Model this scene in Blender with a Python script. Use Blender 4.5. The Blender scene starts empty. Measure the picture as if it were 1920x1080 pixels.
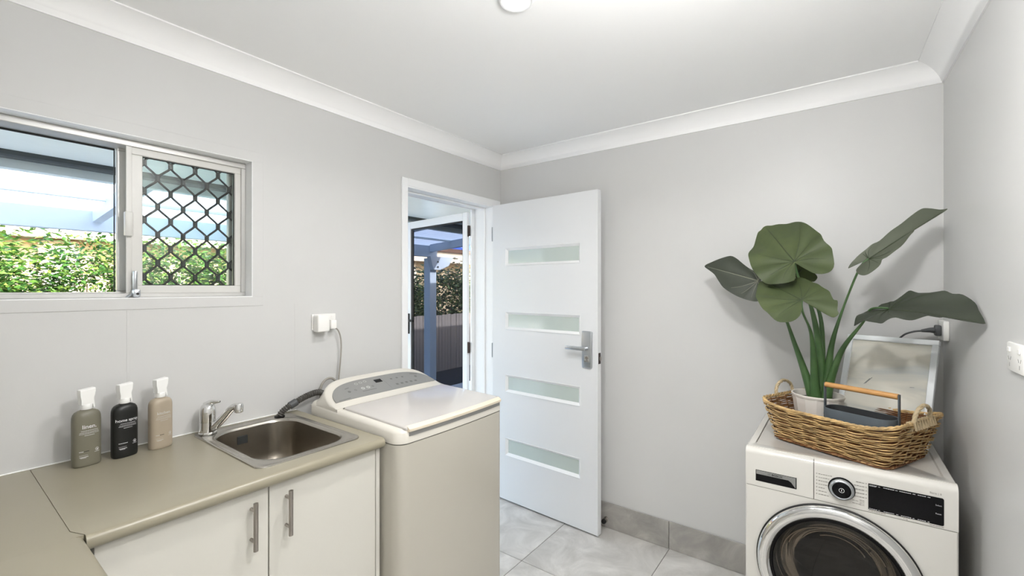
import bpy, bmesh, math, random
from mathutils import Vector, Matrix, noise
random.seed(7)
SC = bpy.context.scene
COL = SC.collection
R = math.radians

# ------------------------------------------------------------------ camera, sky, sun, exposure
cam_data = bpy.data.cameras.new('camera')
cam_data.sensor_width = 36.0
cam_data.lens = 36.0 * 831.0 / 1920.0
cam_data.clip_start = 0.02
cam = bpy.data.objects.new('camera', cam_data)
COL.objects.link(cam)
cam.location = (0.0, 0.0, 1.47)
cam.rotation_euler = (R(90), 0.0, math.atan2(614, 831))
SC.camera = cam

world = bpy.data.worlds.new('sky')
SC.world = world
world.use_nodes = True
wn = world.node_tree
sky = wn.nodes.new('ShaderNodeTexSky')
sky.sky_type = 'NISHITA'
sky.sun_disc = False
sky.sun_elevation = R(26)
sky.sun_rotation = R(72)
sky.air_density = 1.0
sky.dust_density = 2.5
sky.ozone_density = 0.6
wn.links.new(sky.outputs[0], wn.nodes['Background'].inputs[0])
wn.nodes['Background'].inputs[1].default_value = 0.56

sun_data = bpy.data.lights.new('sun', 'SUN')
sun_data.energy = 6.6
sun_data.angle = R(0.6)
sun_data.color = (1.0, 0.96, 0.9)
sun = bpy.data.objects.new('sun', sun_data)
COL.objects.link(sun)
sun.location = (6, 2, 9)
sun.rotation_euler = Vector((-0.84, -0.27, -0.43)).to_track_quat('-Z', 'Y').to_euler()

vs = SC.view_settings
vs.view_transform = 'Standard'
vs.look = 'None'
vs.exposure = 1.12
vs.gamma = 1.0
vs.use_curve_mapping = False
SC.cycles.diffuse_bounces = 8
SC.cycles.max_bounces = 16
LAMP_W = 4.3          # ceiling lamp of the laundry
HALL_W = 9.0
GLOBE_W = 19.0          # added fill globe above the camera, out of view
# # the hall lamp is an added fill too, out of view

# ------------------------------------------------------------------ materials
def lin(r, g, b):
    def f(c):
        c /= 255.0
        return c / 12.92 if c <= 0.04045 else ((c + 0.055) / 1.055) ** 2.4
    return (f(r), f(g), f(b), 1.0)

def mat(name, col, rough=0.5, metal=0.0, var=0.0, scale=8.0, bump=0.0, bscale=60.0, coat=0.0, spec=0.5, stretch=None, trans=0.0):
    m = bpy.data.materials.new(name)
    m.use_nodes = True
    nt = m.node_tree
    b = nt.nodes['Principled BSDF']
    b.inputs['Base Color'].default_value = col
    b.inputs['Roughness'].default_value = rough
    b.inputs['Metallic'].default_value = metal
    b.inputs['Specular IOR Level'].default_value = spec
    b.inputs['Coat Weight'].default_value = coat
    b.inputs['Coat Roughness'].default_value = 0.05
    if trans:
        b.inputs['Transmission Weight'].default_value = trans
    if var > 0 or bump > 0:
        tc = nt.nodes.new('ShaderNodeTexCoord')
        mp = nt.nodes.new('ShaderNodeMapping')
        nt.links.new(tc.outputs['Object'], mp.inputs[0])
        if stretch:
            mp.inputs['Scale'].default_value = stretch
    if var > 0:
        n = nt.nodes.new('ShaderNodeTexNoise')
        n.inputs['Scale'].default_value = scale
        n.inputs['Detail'].default_value = 6
        nt.links.new(mp.outputs[0], n.inputs['Vector'])
        r = nt.nodes.new('ShaderNodeValToRGB')
        r.color_ramp.elements[0].position = 0.3
        r.color_ramp.elements[1].position = 0.7
        r.color_ramp.elements[0].color = tuple(max(0, c * (1 - var)) for c in col[:3]) + (1,)
        r.color_ramp.elements[1].color = tuple(min(1, c * (1 + var)) for c in col[:3]) + (1,)
        nt.links.new(n.outputs['Fac'], r.inputs[0])
        nt.links.new(r.outputs[0], b.inputs['Base Color'])
    if bump > 0:
        n2 = nt.nodes.new('ShaderNodeTexNoise')
        n2.inputs['Scale'].default_value = bscale
        n2.inputs['Detail'].default_value = 4
        nt.links.new(mp.outputs[0], n2.inputs['Vector'])
        bp = nt.nodes.new('ShaderNodeBump')
        bp.inputs['Strength'].default_value = bump
        bp.inputs['Distance'].default_value = 0.002
        nt.links.new(n2.outputs['Fac'], bp.inputs['Height'])
        nt.links.new(bp.outputs[0], b.inputs['Normal'])
    return m

def pane_mat(name, tint, opacity, rough=0.02, body=(0.02, 0.02, 0.02, 1), gloss=1.0):
    """thin sheet: fresnel reflection over a mix of see-through and its own body colour"""
    m = bpy.data.materials.new(name)
    m.use_nodes = True
    nt = m.node_tree
    nt.nodes.remove(nt.nodes['Principled BSDF'])
    out = nt.nodes['Material Output']
    tr = nt.nodes.new('ShaderNodeBsdfTransparent'); tr.inputs[0].default_value = tint
    df = nt.nodes.new('ShaderNodeBsdfDiffuse'); df.inputs[0].default_value = body
    gl = nt.nodes.new('ShaderNodeBsdfGlossy'); gl.inputs['Roughness'].default_value = rough
    m1 = nt.nodes.new('ShaderNodeMixShader'); m1.inputs[0].default_value = opacity
    nt.links.new(tr.outputs[0], m1.inputs[1]); nt.links.new(df.outputs[0], m1.inputs[2])
    fr = nt.nodes.new('ShaderNodeFresnel'); fr.inputs[0].default_value = 1.5
    mu = nt.nodes.new('ShaderNodeMath'); mu.operation = 'MULTIPLY'; mu.inputs[1].default_value = gloss
    nt.links.new(fr.outputs[0], mu.inputs[0])
    m2 = nt.nodes.new('ShaderNodeMixShader')
    nt.links.new(mu.outputs[0], m2.inputs[0]); nt.links.new(m1.outputs[0], m2.inputs[1]); nt.links.new(gl.outputs[0], m2.inputs[2])
    nt.links.new(m2.outputs[0], out.inputs[0])
    return m

def emit_mat(name, col, s):
    m = bpy.data.materials.new(name)
    m.use_nodes = True
    b = m.node_tree.nodes['Principled BSDF']
    b.inputs['Base Color'].default_value = col
    b.inputs['Emission Color'].default_value = col
    b.inputs['Emission Strength'].default_value = s
    return m

def tile_mat(name, c0, c1, c2, scale=4.2, rough=0.35):
    m = bpy.data.materials.new(name)
    m.use_nodes = True
    nt = m.node_tree
    b = nt.nodes['Principled BSDF']
    b.inputs['Roughness'].default_value = rough
    tc = nt.nodes.new('ShaderNodeTexCoord')
    oi = nt.nodes.new('ShaderNodeObjectInfo')
    add = nt.nodes.new('ShaderNodeVectorMath'); add.operation = 'ADD'
    sc = nt.nodes.new('ShaderNodeVectorMath'); sc.operation = 'SCALE'; sc.inputs[3].default_value = 40.0
    nt.links.new(oi.outputs['Random'], sc.inputs[0])
    nt.links.new(tc.outputs['Object'], add.inputs[0]); nt.links.new(sc.outputs[0], add.inputs[1])
    n = nt.nodes.new('ShaderNodeTexNoise'); n.inputs['Scale'].default_value = scale; n.inputs['Detail'].default_value = 9
    n.inputs['Roughness'].default_value = 0.62; n.inputs['Distortion'].default_value = 0.9
    nt.links.new(add.outputs[0], n.inputs['Vector'])
    r = nt.nodes.new('ShaderNodeValToRGB')
    e = r.color_ramp.elements
    e[0].position = 0.32; e[0].color = c0
    e[1].position = 0.72; e[1].color = c2
    x = e.new(0.52); x.color = c1
    nt.links.new(n.outputs['Fac'], r.inputs[0]); nt.links.new(r.outputs[0], b.inputs['Base Color'])
    return m

def leaf_mat(name, cols, rough=0.45, transl=0.25, island=False, nscale=9.0):
    m = bpy.data.materials.new(name)
    m.use_nodes = True
    nt = m.node_tree
    b = nt.nodes['Principled BSDF']
    b.inputs['Roughness'].default_value = rough
    r = nt.nodes.new('ShaderNodeValToRGB')
    e = r.color_ramp.elements
    e[0].color = cols[0]; e[-1].color = cols[-1]
    for i, c in enumerate(cols[1:-1]):
        x = e.new((i + 1) / (len(cols) - 1)); x.color = c
    if island:
        g = nt.nodes.new('ShaderNodeNewGeometry')
        nt.links.new(g.outputs['Random Per Island'], r.inputs[0])
    else:
        tc = nt.nodes.new('ShaderNodeTexCoord')
        n = nt.nodes.new('ShaderNodeTexNoise'); n.inputs['Scale'].default_value = nscale; n.inputs['Detail'].default_value = 5
        nt.links.new(tc.outputs['Object'], n.inputs['Vector']); nt.links.new(n.outputs['Fac'], r.inputs[0])
    nt.links.new(r.outputs[0], b.inputs['Base Color'])
    if transl > 0:
        t = nt.nodes.new('ShaderNodeBsdfTranslucent')
        nt.links.new(r.outputs[0], t.inputs[0])
        mx = nt.nodes.new('ShaderNodeMixShader'); mx.inputs[0].default_value = transl
        nt.links.new(b.outputs[0], mx.inputs[1]); nt.links.new(t.outputs[0], mx.inputs[2])
        nt.links.new(mx.outputs[0], nt.nodes['Material Output'].inputs[0])
    return m

M = {}
M['wall'] = mat('wall_paint', lin(203, 203, 202), 0.42, bump=0.04, bscale=220, var=0.01, scale=3)
M['ceiling'] = mat('ceiling_paint', lin(248, 248, 248), 0.7, var=0.006, scale=2)
M['cornice'] = mat('cornice_paint', lin(246, 246, 246), 0.6, var=0.006, scale=2)
M['trim'] = mat('trim_gloss_white', lin(236, 237, 238), 0.28, var=0.008, scale=3)
M['door'] = mat('door_gloss_white', lin(222, 224, 226), 0.25, var=0.008, scale=2)
M['frost'] = mat('frosted_glass', lin(186, 197, 192), 0.13, var=0.03, scale=3, coat=0.6)
M['alu'] = mat('window_aluminium_silver', lin(200, 199, 196), 0.38, 0.55, var=0.02, scale=10)
M['alu_white'] = mat('window_powdercoat_white', lin(208, 207, 203), 0.35, var=0.01)
M['dark_gasket'] = mat('dark_gasket', lin(40, 42, 42), 0.6, var=0.05)
M['glass'] = pane_mat('window_glass', (0.95, 0.985, 0.965, 1), 0.0)
M['mesh'] = pane_mat('screen_mesh', (0.88, 0.92, 1.0, 1), 0.52, 0.35, (0.004, 0.005, 0.007, 1), 0.04)
M['black_metal'] = mat('black_grille_paint', lin(14, 13, 12), 0.5, var=0.1)
M['hinge'] = mat('dark_bronze_hinge', lin(58, 46, 42), 0.4, 0.6, var=0.1)
M['tile'] = tile_mat('floor_tile', lin(172, 170, 166), lin(196, 194, 190), lin(220, 218, 214))
M['skirt'] = tile_mat('skirting_tile', lin(142, 140, 136), lin(160, 157, 152), lin(184, 181, 176), 6.0)
M['grout'] = mat('grout', lin(96, 92, 88), 0.9, var=0.08, scale=30)
M['worktop'] = mat('taupe_laminate', lin(145, 139, 121), 0.3, var=0.015, scale=4)
M['joint'] = mat('worktop_joint', lin(132, 124, 108), 0.7, var=0.05)
M['cab'] = mat('white_gloss_cabinet', lin(206, 204, 196), 0.16, var=0.006, scale=2)
M['cab_in'] = mat('cabinet_carcass', lin(206, 204, 198), 0.5, var=0.02)
M['steel'] = mat('brushed_stainless', lin(178, 174, 166), 0.24, 1.0, var=0.03, scale=40, bump=0.05, bscale=200, stretch=(1, 12, 1))
M['bowl'] = mat('satin_stainless_bowl', lin(160, 153, 142), 0.30, 1.0, var=0.03, scale=30)
M['nickel'] = mat('satin_nickel', lin(172, 166, 160), 0.3, 1.0, var=0.03)
M['chrome'] = mat('chrome', lin(225, 225, 224), 0.06, 1.0, var=0.005)
M['satin_chrome'] = mat('satin_chrome', lin(198, 202, 206), 0.28, 1.0, var=0.01)
M['enamel'] = mat('cream_white_enamel', lin(184, 180, 169), 0.2, var=0.006, scale=2, coat=0.3)
M['deck'] = mat('cream_white_plastic', lin(210, 206, 197), 0.3, var=0.006)
M['lid'] = mat('lid_white_plastic', lin(194, 190, 186), 0.18, var=0.006, coat=0.3)
M['lip'] = mat('lid_lip_plastic', lin(224, 212, 192), 0.35, var=0.01)
M['silver'] = mat('silver_grey_panel', lin(142, 142, 140), 0.38, 0.2, var=0.02)
M['panel_ink'] = mat('panel_grey_ink', lin(108, 108, 106), 0.5, var=0.02)
M['panel_light'] = mat('panel_pale_ink', lin(190, 190, 188), 0.5, var=0.02)
M['white_app'] = mat('white_appliance_enamel', lin(214, 212, 206), 0.18, var=0.006, coat=0.3)
M['seam'] = mat('dark_seam', lin(92, 90, 84), 0.7, var=0.05)
M['black_gloss'] = mat('black_gloss_panel', lin(6, 6, 9), 0.25, var=0.02, spec=0.2)
M['black_soft'] = mat('black_soft', lin(14, 14, 14), 0.5, var=0.05)
M['ink'] = mat('grey_print', lin(120, 116, 110), 0.6, var=0.02)
M['ink_white'] = mat('white_print', lin(214, 214, 216), 0.6, var=0.02)
M['ink_black'] = mat('black_print', lin(12, 12, 12), 0.6, var=0.02)
M['smoke'] = pane_mat('smoked_glass', (0.46, 0.41, 0.35, 1), 0.12, 0.02, (0.014, 0.012, 0.010, 1))
M['drum'] = mat('drum_steel', lin(74, 68, 60), 0.3, 0.9, var=0.05)
M['olive'] = mat('olive_grey_bottle', lin(112, 109, 94), 0.42, var=0.02)
M['black_bottle'] = mat('black_bottle', lin(17, 19, 18), 0.38, var=0.03)
M['beige'] = mat('beige_bottle', lin(164, 152, 134), 0.42, var=0.02)
M['cap'] = mat('white_cap', lin(238, 238, 236), 0.4, var=0.01)
M['hose'] = mat('grey_ribbed_hose', lin(74, 72, 68), 0.5, var=0.05)
M['cord'] = mat('grey_cord', lin(150, 146, 138), 0.5, var=0.02)
M['cord_dark'] = mat('charcoal_cord', lin(74, 76, 78), 0.5, var=0.04)
M['plastic_w'] = mat('white_plastic', lin(236, 235, 232), 0.35, var=0.006)
M['slot'] = mat('slot_dark', lin(120, 118, 116), 0.6, var=0.02)
M['pot'] = mat('white_ceramic', lin(226, 220, 212), 0.5, var=0.012, scale=5)
M['soil'] = mat('dark_soil', lin(34, 30, 26), 0.9, var=0.3, scale=60, bump=0.6, bscale=90)
M['leaf'] = leaf_mat('leaf_green', [lin(54, 64, 38), lin(68, 80, 46), lin(88, 100, 54)], 0.5, 0.12)
M['shade_strip'] = mat('dark_shade_strip', lin(42, 36, 32), 0.95, var=0.3, scale=30)
M['leaf_dark'] = leaf_mat('leaf_underside_dark', [lin(42, 47, 38), lin(54, 60, 48), lin(70, 76, 62)], 0.5, 0.1)
M['leaf_grey'] = leaf_mat('leaf_greyish_green', [lin(70, 76, 62), lin(86, 92, 76), lin(104, 108, 90)], 0.5, 0.1)
M['vein'] = mat('leaf_vein_dark', lin(48, 58, 36), 0.5, var=0.05)
M['vein_light'] = mat('leaf_vein_pale', lin(136, 138, 120), 0.5, var=0.05)
M['stem'] = leaf_mat('stem_green', [lin(48, 78, 42), lin(66, 98, 54), lin(92, 122, 74)], 0.42, 0.0, nscale=14)
M['wicker'] = mat('wicker_willow', lin(182, 152, 104), 0.45, var=0.38, scale=34)
M['wicker_dark'] = mat('wicker_stake', lin(112, 72, 38), 0.6, var=0.2, scale=30)
M['wicker_pale'] = mat('wicker_handle', lin(182, 164, 132), 0.55, var=0.14, scale=40)
M['caddy'] = mat('slate_grey_metal', lin(84, 92, 98), 0.5, var=0.03)
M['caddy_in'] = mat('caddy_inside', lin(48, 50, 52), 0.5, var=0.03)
M['wood'] = mat('oak_handle', lin(192, 144, 88), 0.45, var=0.14, scale=10, stretch=(2, 24, 24))
M['frame_w'] = mat('white_frame_paint', lin(226, 230, 232), 0.35, var=0.008)
M['post_paint'] = mat('pale_blue_grey_paint', lin(196, 206, 216), 0.5, var=0.02)
M['soffit'] = mat('soffit_paint', lin(232, 238, 234), 0.3, var=0.02)
M['gutter'] = mat('dark_gutter', lin(64, 68, 68), 0.5, var=0.05)
M['fascia'] = mat('fascia_grey', lin(216, 226, 228), 0.45, var=0.03)
M['fence'] = mat('weathered_paling', lin(124, 116, 110), 0.85, var=0.2, scale=12, stretch=(6, 6, 0.6))
M['hedge'] = leaf_mat('hedge_leaf', [lin(34, 66, 32), lin(60, 100, 44), lin(92, 132, 56), lin(136, 154, 76)], 0.3, 0.25, island=True)
M['hedge_dark'] = leaf_mat('shrub_leaf', [lin(46, 62, 40), lin(72, 88, 56), lin(104, 116, 74)], 0.25, 0.2, island=True)
M['bark'] = mat('bark', lin(78, 64, 50), 0.9, var=0.2, scale=20)
M['cream'] = mat('cream_render', lin(176, 158, 128), 0.8, var=0.03)
M['house_trim'] = mat('neighbour_trim', lin(206, 196, 180), 0.6, var=0.02)
M['solar'] = mat('blue_roof_panel', lin(36, 78, 190), 0.3, var=0.05)
M['roof'] = mat('brown_roof', lin(96, 70, 56), 0.8, var=0.1)
M['white_line'] = mat('panel_edge_white', lin(230, 232, 236), 0.5, var=0.01)
M['ground'] = mat('concrete_paving', lin(222, 219, 212), 0.85, var=0.08, scale=3)
M['globe'] = emit_mat('fill_globe_emit', (1.0, 0.99, 0.975, 1), GLOBE_W / (4 * math.pi ** 2 * .075 ** 2))
M['lamp'] = emit_mat('lamp_diffuser', (1.0, 0.95, 0.86, 1), 3.0)

def sheet_mat():
    m = bpy.data.materials.new('translucent_roof_sheet')
    m.use_nodes = True
    nt = m.node_tree
    b = nt.nodes['Principled BSDF']; b.inputs['Base Color'].default_value = lin(226, 236, 246); b.inputs['Roughness'].default_value = 0.35
    t = nt.nodes.new('ShaderNodeBsdfTranslucent'); t.inputs[0].default_value = lin(222, 234, 248)
    mx = nt.nodes.new('ShaderNodeMixShader'); mx.inputs[0].default_value = 0.62
    nt.links.new(b.outputs[0], mx.inputs[1]); nt.links.new(t.outputs[0], mx.inputs[2])
    nt.links.new(mx.outputs[0], nt.nodes['Material Output'].inputs[0])
    return m
M['sheet'] = sheet_mat()

def print_mat():
    """pale print, faint landscape with soft grey bands, flat picture"""
    m = bpy.data.materials.new('pale_reflection_print')
    m.use_nodes = True
    nt = m.node_tree
    b = nt.nodes['Principled BSDF']; b.inputs['Roughness'].default_value = 0.5; b.inputs['Specular IOR Level'].default_value = 0.25
    tc = nt.nodes.new('ShaderNodeTexCoord')
    mp = nt.nodes.new('ShaderNodeMapping'); mp.inputs['Rotation'].default_value = (0, R(-24), 0); mp.inputs['Scale'].default_value = (2.0, 1, 6.0)
    nt.links.new(tc.outputs['Object'], mp.inputs[0])
    n = nt.nodes.new('ShaderNodeTexNoise'); n.inputs['Scale'].default_value = 1.7; n.inputs['Detail'].default_value = 3; n.inputs['Distortion'].default_value = 0.8
    nt.links.new(mp.outputs[0], n.inputs['Vector'])
    r = nt.nodes.new('ShaderNodeValToRGB'); e = r.color_ramp.elements
    e[0].position = 0.35; e[0].color = lin(184, 188, 186)  # grey bands stand in for leaf stems reflected in the glass
    e[1].position = 0.66; e[1].color = lin(222, 218, 206)
    x = e.new(0.5); x.color = lin(208, 206, 196)
    nt.links.new(n.outputs['Fac'], r.inputs[0]); nt.links.new(r.outputs[0], b.inputs['Base Color'])
    return m
M['print'] = print_mat()

# ------------------------------------------------------------------ geometry helpers
class MB:
    def __init__(s):
        s.v = []; s.f = []
    def add(s, vs_, fs):
        o = len(s.v)
        s.v += [tuple(v) for v in vs_]
        s.f += [tuple(i + o for i in f) for f in fs]
        return s
    def box(s, x0, x1, y0, y1, z0, z1):
        v = [(x, y, z) for x in (x0, x1) for y in (y0, y1) for z in (z0, z1)]
        return s.add(v, [(0, 1, 3, 2), (4, 6, 7, 5), (0, 4, 5, 1), (2, 3, 7, 6), (0, 2, 6, 4), (1, 5, 7, 3)])
    def rbox(s, x0, x1, y0, y1, z0, z1, r=0.005, seg=2, which=None):
        bm = bmesh.new()
        bmesh.ops.create_cube(bm, size=1.0)
        for v in bm.verts:
            v.co = Vector(((x0 + x1) / 2 + v.co.x * (x1 - x0), (y0 + y1) / 2 + v.co.y * (y1 - y0), (z0 + z1) / 2 + v.co.z * (z1 - z0)))
        es = list(bm.edges)
        if which:
            es = [e for e in es if which((e.verts[0].co + e.verts[1].co) / 2, (e.verts[1].co - e.verts[0].co).normalized())]
        bmesh.ops.bevel(bm, geom=es, offset=r, segments=seg, profile=0.5, affect='EDGES', clamp_overlap=True)
        bm.verts.index_update()
        s.add([v.co.copy() for v in bm.verts], [[v.index for v in f.verts] for f in bm.faces])
        bm.free()
        return s
    def loft(s, rings, close=True, cap0=True, cap1=True):
        n = len(rings[0]); vs_ = [p for r in rings for p in r]; fs = []
        for i in range(len(rings) - 1):
            for j in range(n if close else n - 1):
                k = (j + 1) % n
                fs.append((i * n + j, i * n + k, (i + 1) * n + k, (i + 1) * n + j))
        if cap0: fs.append(tuple(reversed(range(n))))
        if cap1: fs.append(tuple((len(rings) - 1) * n + j for j in range(n)))
        return s.add(vs_, fs)
    def lathe(s, prof, n=24, c=(0, 0, 0), axis='z', cap0=False, cap1=False):
        rings = []
        for r, h in prof:
            ring = []
            for j in range(n):
                a = 2 * math.pi * j / n
                x, y = r * math.cos(a), r * math.sin(a)
                p = (x, y, h) if axis == 'z' else ((x, h, y) if axis == 'y' else (h, x, y))
                ring.append((p[0] + c[0], p[1] + c[1], p[2] + c[2]))
            rings.append(ring)
        return s.loft(rings, True, cap0, cap1)
    def tube(s, pts, r, n=8, cap=True, flat=None, up=None):
        pts = [Vector(p) for p in pts]
        m = len(pts)
        rs = r if isinstance(r, (list, tuple)) else [r] * m
        rings = []
        u = None
        for i in range(m):
            t = (pts[min(i + 1, m - 1)] - pts[max(i - 1, 0)])
            if t.length < 1e-9: t = Vector((0, 0, 1))
            t.normalize()
            if u is None:
                a = Vector(up) if up else (Vector((0, 0, 1)) if abs(t.z) < 0.9 else Vector((1, 0, 0)))
                u = (a - t * a.dot(t)).normalized()
            else:
                u = (u - t * u.dot(t))
                u = u.normalized() if u.length > 1e-6 else t.orthogonal().normalized()
            w = t.cross(u)
            fl = flat or 1.0
            rings.append([pts[i] + (u * math.cos(2 * math.pi * j / n) + w * (math.sin(2 * math.pi * j / n) * fl)) * rs[i] for j in range(n)])
        return s.loft(rings, True, cap, cap)
    def prism(s, poly, f0, f1):
        n = len(poly)
        v = [f0(*p) for p in poly] + [f1(*p) for p in poly]
        fs = [tuple(reversed(range(n))), tuple(range(n, 2 * n))]
        fs += [(i, (i + 1) % n, n + (i + 1) % n, n + i) for i in range(n)]
        return s.add(v, fs)
    def xform(s, mt):
        s.v = [tuple(mt @ Vector(v)) for v in s.v]
        return s
    def build(s, name, material, parent=None, smooth=35, recalc=True):
        me = bpy.data.meshes.new(name)
        me.from_pydata(s.v, [], s.f)
        if recalc:
            bm = bmesh.new(); bm.from_mesh(me)
            bmesh.ops.recalc_face_normals(bm, faces=bm.faces)
            bm.to_mesh(me); bm.free()
        if smooth:
            me.shade_smooth()
            me.set_sharp_from_angle(angle=R(smooth))
        me.materials.append(M[material])
        o = bpy.data.objects.new(name, me)
        COL.objects.link(o)
        if parent: o.parent = parent
        return o

def catmull(pts, k=8, closed=False):
    pts = [Vector(p) for p in pts]
    out = []
    n = len(pts)
    for i in range(n if closed else n - 1):
        if closed:
            p0, p1, p2, p3 = pts[(i - 1) % n], pts[i], pts[(i + 1) % n], pts[(i + 2) % n]
        else:
            p0, p1, p2, p3 = pts[max(i - 1, 0)], pts[i], pts[i + 1], pts[min(i + 2, n - 1)]
        for j in range(k):
            t = j / k
            out.append(0.5 * ((2 * p1) + (p2 - p0) * t + (2 * p0 - 5 * p1 + 4 * p2 - p3) * t * t + (3 * p1 - p0 - 3 * p2 + p3) * t ** 3))
    if not closed: out.append(pts[-1])
    return out

def rrect(x0, x1, y0, y1, r, z, k=6):
    out = []
    for cx, cy, a0 in ((x1 - r, y1 - r, 0), (x0 + r, y1 - r, 90), (x0 + r, y0 + r, 180), (x1 - r, y0 + r, 270)):
        for j in range(k + 1):
            a = R(a0 + 90 * j / k)
            out.append((cx + r * math.cos(a), cy + r * math.sin(a), z))
    return out

def tag(o, label=None, cat=None, group=None, kind=None):
    if label: o['label'] = label
    if cat: o['category'] = cat
    if group: o['group'] = group
    if kind: o['kind'] = kind
    return o

def thing(name, label=None, cat=None, loc=(0, 0, 0), rz=0.0, group=None, kind=None):
    o = bpy.data.objects.new(name, None)
    COL.objects.link(o)
    o.empty_display_size = 0.05
    o.location = loc
    o.rotation_euler = (0, 0, rz)
    return tag(o, label, cat, group, kind)

def copy_tree(o, parent=None):
    c = o.copy(); COL.objects.link(c); c.parent = parent
    for ch in list(o.children): copy_tree(ch, c)
    return c

def text2d(txt, size, bold=0.0, align='LEFT'):
    cu = bpy.data.curves.new('lettering_source', 'FONT')
    cu.body = txt; cu.size = size; cu.offset = bold; cu.align_x = align; cu.resolution_u = 3
    ob = bpy.data.objects.new('lettering_source', cu)
    COL.objects.link(ob)
    dg = bpy.context.evaluated_depsgraph_get()
    me = bpy.data.meshes.new_from_object(ob.evaluated_get(dg))
    v = [tuple(x.co)[:2] for x in me.vertices]; f = [tuple(p.vertices) for p in me.polygons]
    bpy.data.objects.remove(ob); bpy.data.curves.remove(cu); bpy.data.meshes.remove(me)
    return v, f

# ------------------------------------------------------------------ room shell
L, B, F, CE, TW = -1.984, 2.541, -0.42, 2.404, 0.16
XE = L - TW                       # outer face of the left wall
HX = 1.95                         # far side of the hall
WY0, WY1, WZ0, WZ1 = 0.035, 0.851, 1.432, 2.004      # window opening
DY0, DY1, DZ1 = 1.673, 2.452, 2.056                  # door opening

def rwx(y):                       # face of the right wall (1.2 degrees out of square)
    return 0.347 + (B - y) * 0.021

def struct(mb, name, m, parent=None, smooth=35):
    o = mb.build(name, m, parent, smooth)
    if not parent: o['kind'] = 'structure'
    return o

w = MB()
for y0, y1, z0, z1 in ((F - .12, WY0, -.12, CE + .05), (WY0, WY1, -.12, WZ0), (WY0, WY1, WZ1, CE + .05), (WY1, DY0, -.12, CE + .05),
                       (DY0, DY1, DZ1, CE + .05), (DY0, DY1, -.12, 0.0), (DY1, B + .12, -.12, CE + .05)):
    w.box(XE, L, y0, y1, z0, z1)
wl = struct(w, 'wall_left', 'wall', smooth=0)
for y in (0.445, 1.032):          # joints of the wall sheeting
    z1 = 1.392 if y < .9 else 1.40
    MB().rbox(L - .001, L + .0008, y - .004, y + .004, .92, z1, .0006, 1).build('sheet_joint', 'wall', wl, 0)
struct(MB().box(L, .62, B, B + .12, -.12, CE + .05), 'wall_back', 'wall', smooth=0)
yr = 0.85
wr = MB().prism([(rwx(B), B), (rwx(yr), yr), (rwx(yr) + .10, yr), (rwx(B) + .10, B)], lambda x, y: (x, y, -.12), lambda x, y: (x, y, CE + .05))
struct(wr, 'wall_right', 'wall', smooth=0)
struct(MB().box(L, HX, F - .12, F, -.12, CE + .05), 'wall_front', 'wall', smooth=0)
struct(MB().box(rwx(yr) + .10, HX, yr, yr + .1, -.12, CE + .05), 'wall_hall_side', 'wall', smooth=0)
struct(MB().box(HX, HX + .1, F - .12, yr + .1, -.12, CE + .05), 'wall_hall_end', 'wall', smooth=0)
struct(MB().box(XE, HX + .1, F - .12, B + .12, CE, CE + .05), 'ceiling', 'ceiling', smooth=0)

fl = MB().box(L, HX, F, B, -.12, -.003)
floor = struct(fl, 'floor', 'grout', smooth=0)
PX, JX, JY = 0.607, -1.379, 1.953
tiles = {}
for i in range(-2, 6):
    for j in range(-5, 2):
        x0 = max(JX + i * PX + .0016, L); x1 = min(JX + (i + 1) * PX - .0016, HX)
        y0 = max(JY + j * PX + .0016, F); y1 = min(JY + (j + 1) * PX - .0016, B)
        if y1 <= B and x1 - x0 > .01 and y1 - y0 > .012:
            if x0 > 0.46 and y0 > yr - .1: continue
            key = (round(x1 - x0, 3), round(y1 - y0, 3))
            if key in tiles:
                t = bpy.data.objects.new('tile', tiles[key]); COL.objects.link(t); t.parent = floor
            else:
                hw, hd = key[0] / 2, key[1] / 2
                t = MB().rbox(-hw, hw, -hd, hd, -.010, 0.0, .0015, 1).build('tile', 'tile', floor, 30)
                tiles[key] = t.data
            t.location = ((x0 + x1) / 2, (y0 + y1) / 2, 0)
# tiled skirting
bb = struct(MB().box(L + .01, rwx(B) - .002, B - .004, B - .0005, 0, .153), 'baseboard_back', 'grout', smooth=0)
for x0, x1 in ((L + .01, -1.3815), (-1.3785, -.7745), (-.7715, -.1685), (-.1655, .343)):
    MB().rbox(x0, x1, B - .0095, B - .003, .0012, .155, .0012, 1).build('tile', 'skirt', bb, 30)
br = struct(MB().prism([(rwx(B) - .0005, B - .01), (rwx(yr) - .0005, yr), (rwx(yr) - .004, yr), (rwx(B) - .004, B - .01)], lambda x, y: (x, y, 0), lambda x, y: (x, y, .153)), 'baseboard_right', 'grout', smooth=0)
for y0, y1 in ((1.956, 2.53), (1.349, 1.953), (.852, 1.346)):
    MB().prism([(rwx(y1) - .003, y1), (rwx(y0) - .003, y0), (rwx(y0) - .0095, y0), (rwx(y1) - .0095, y1)], lambda x, y: (x, y, .0012), lambda x, y: (x, y, .155)).build('tile', 'skirt', br, 30)

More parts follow.
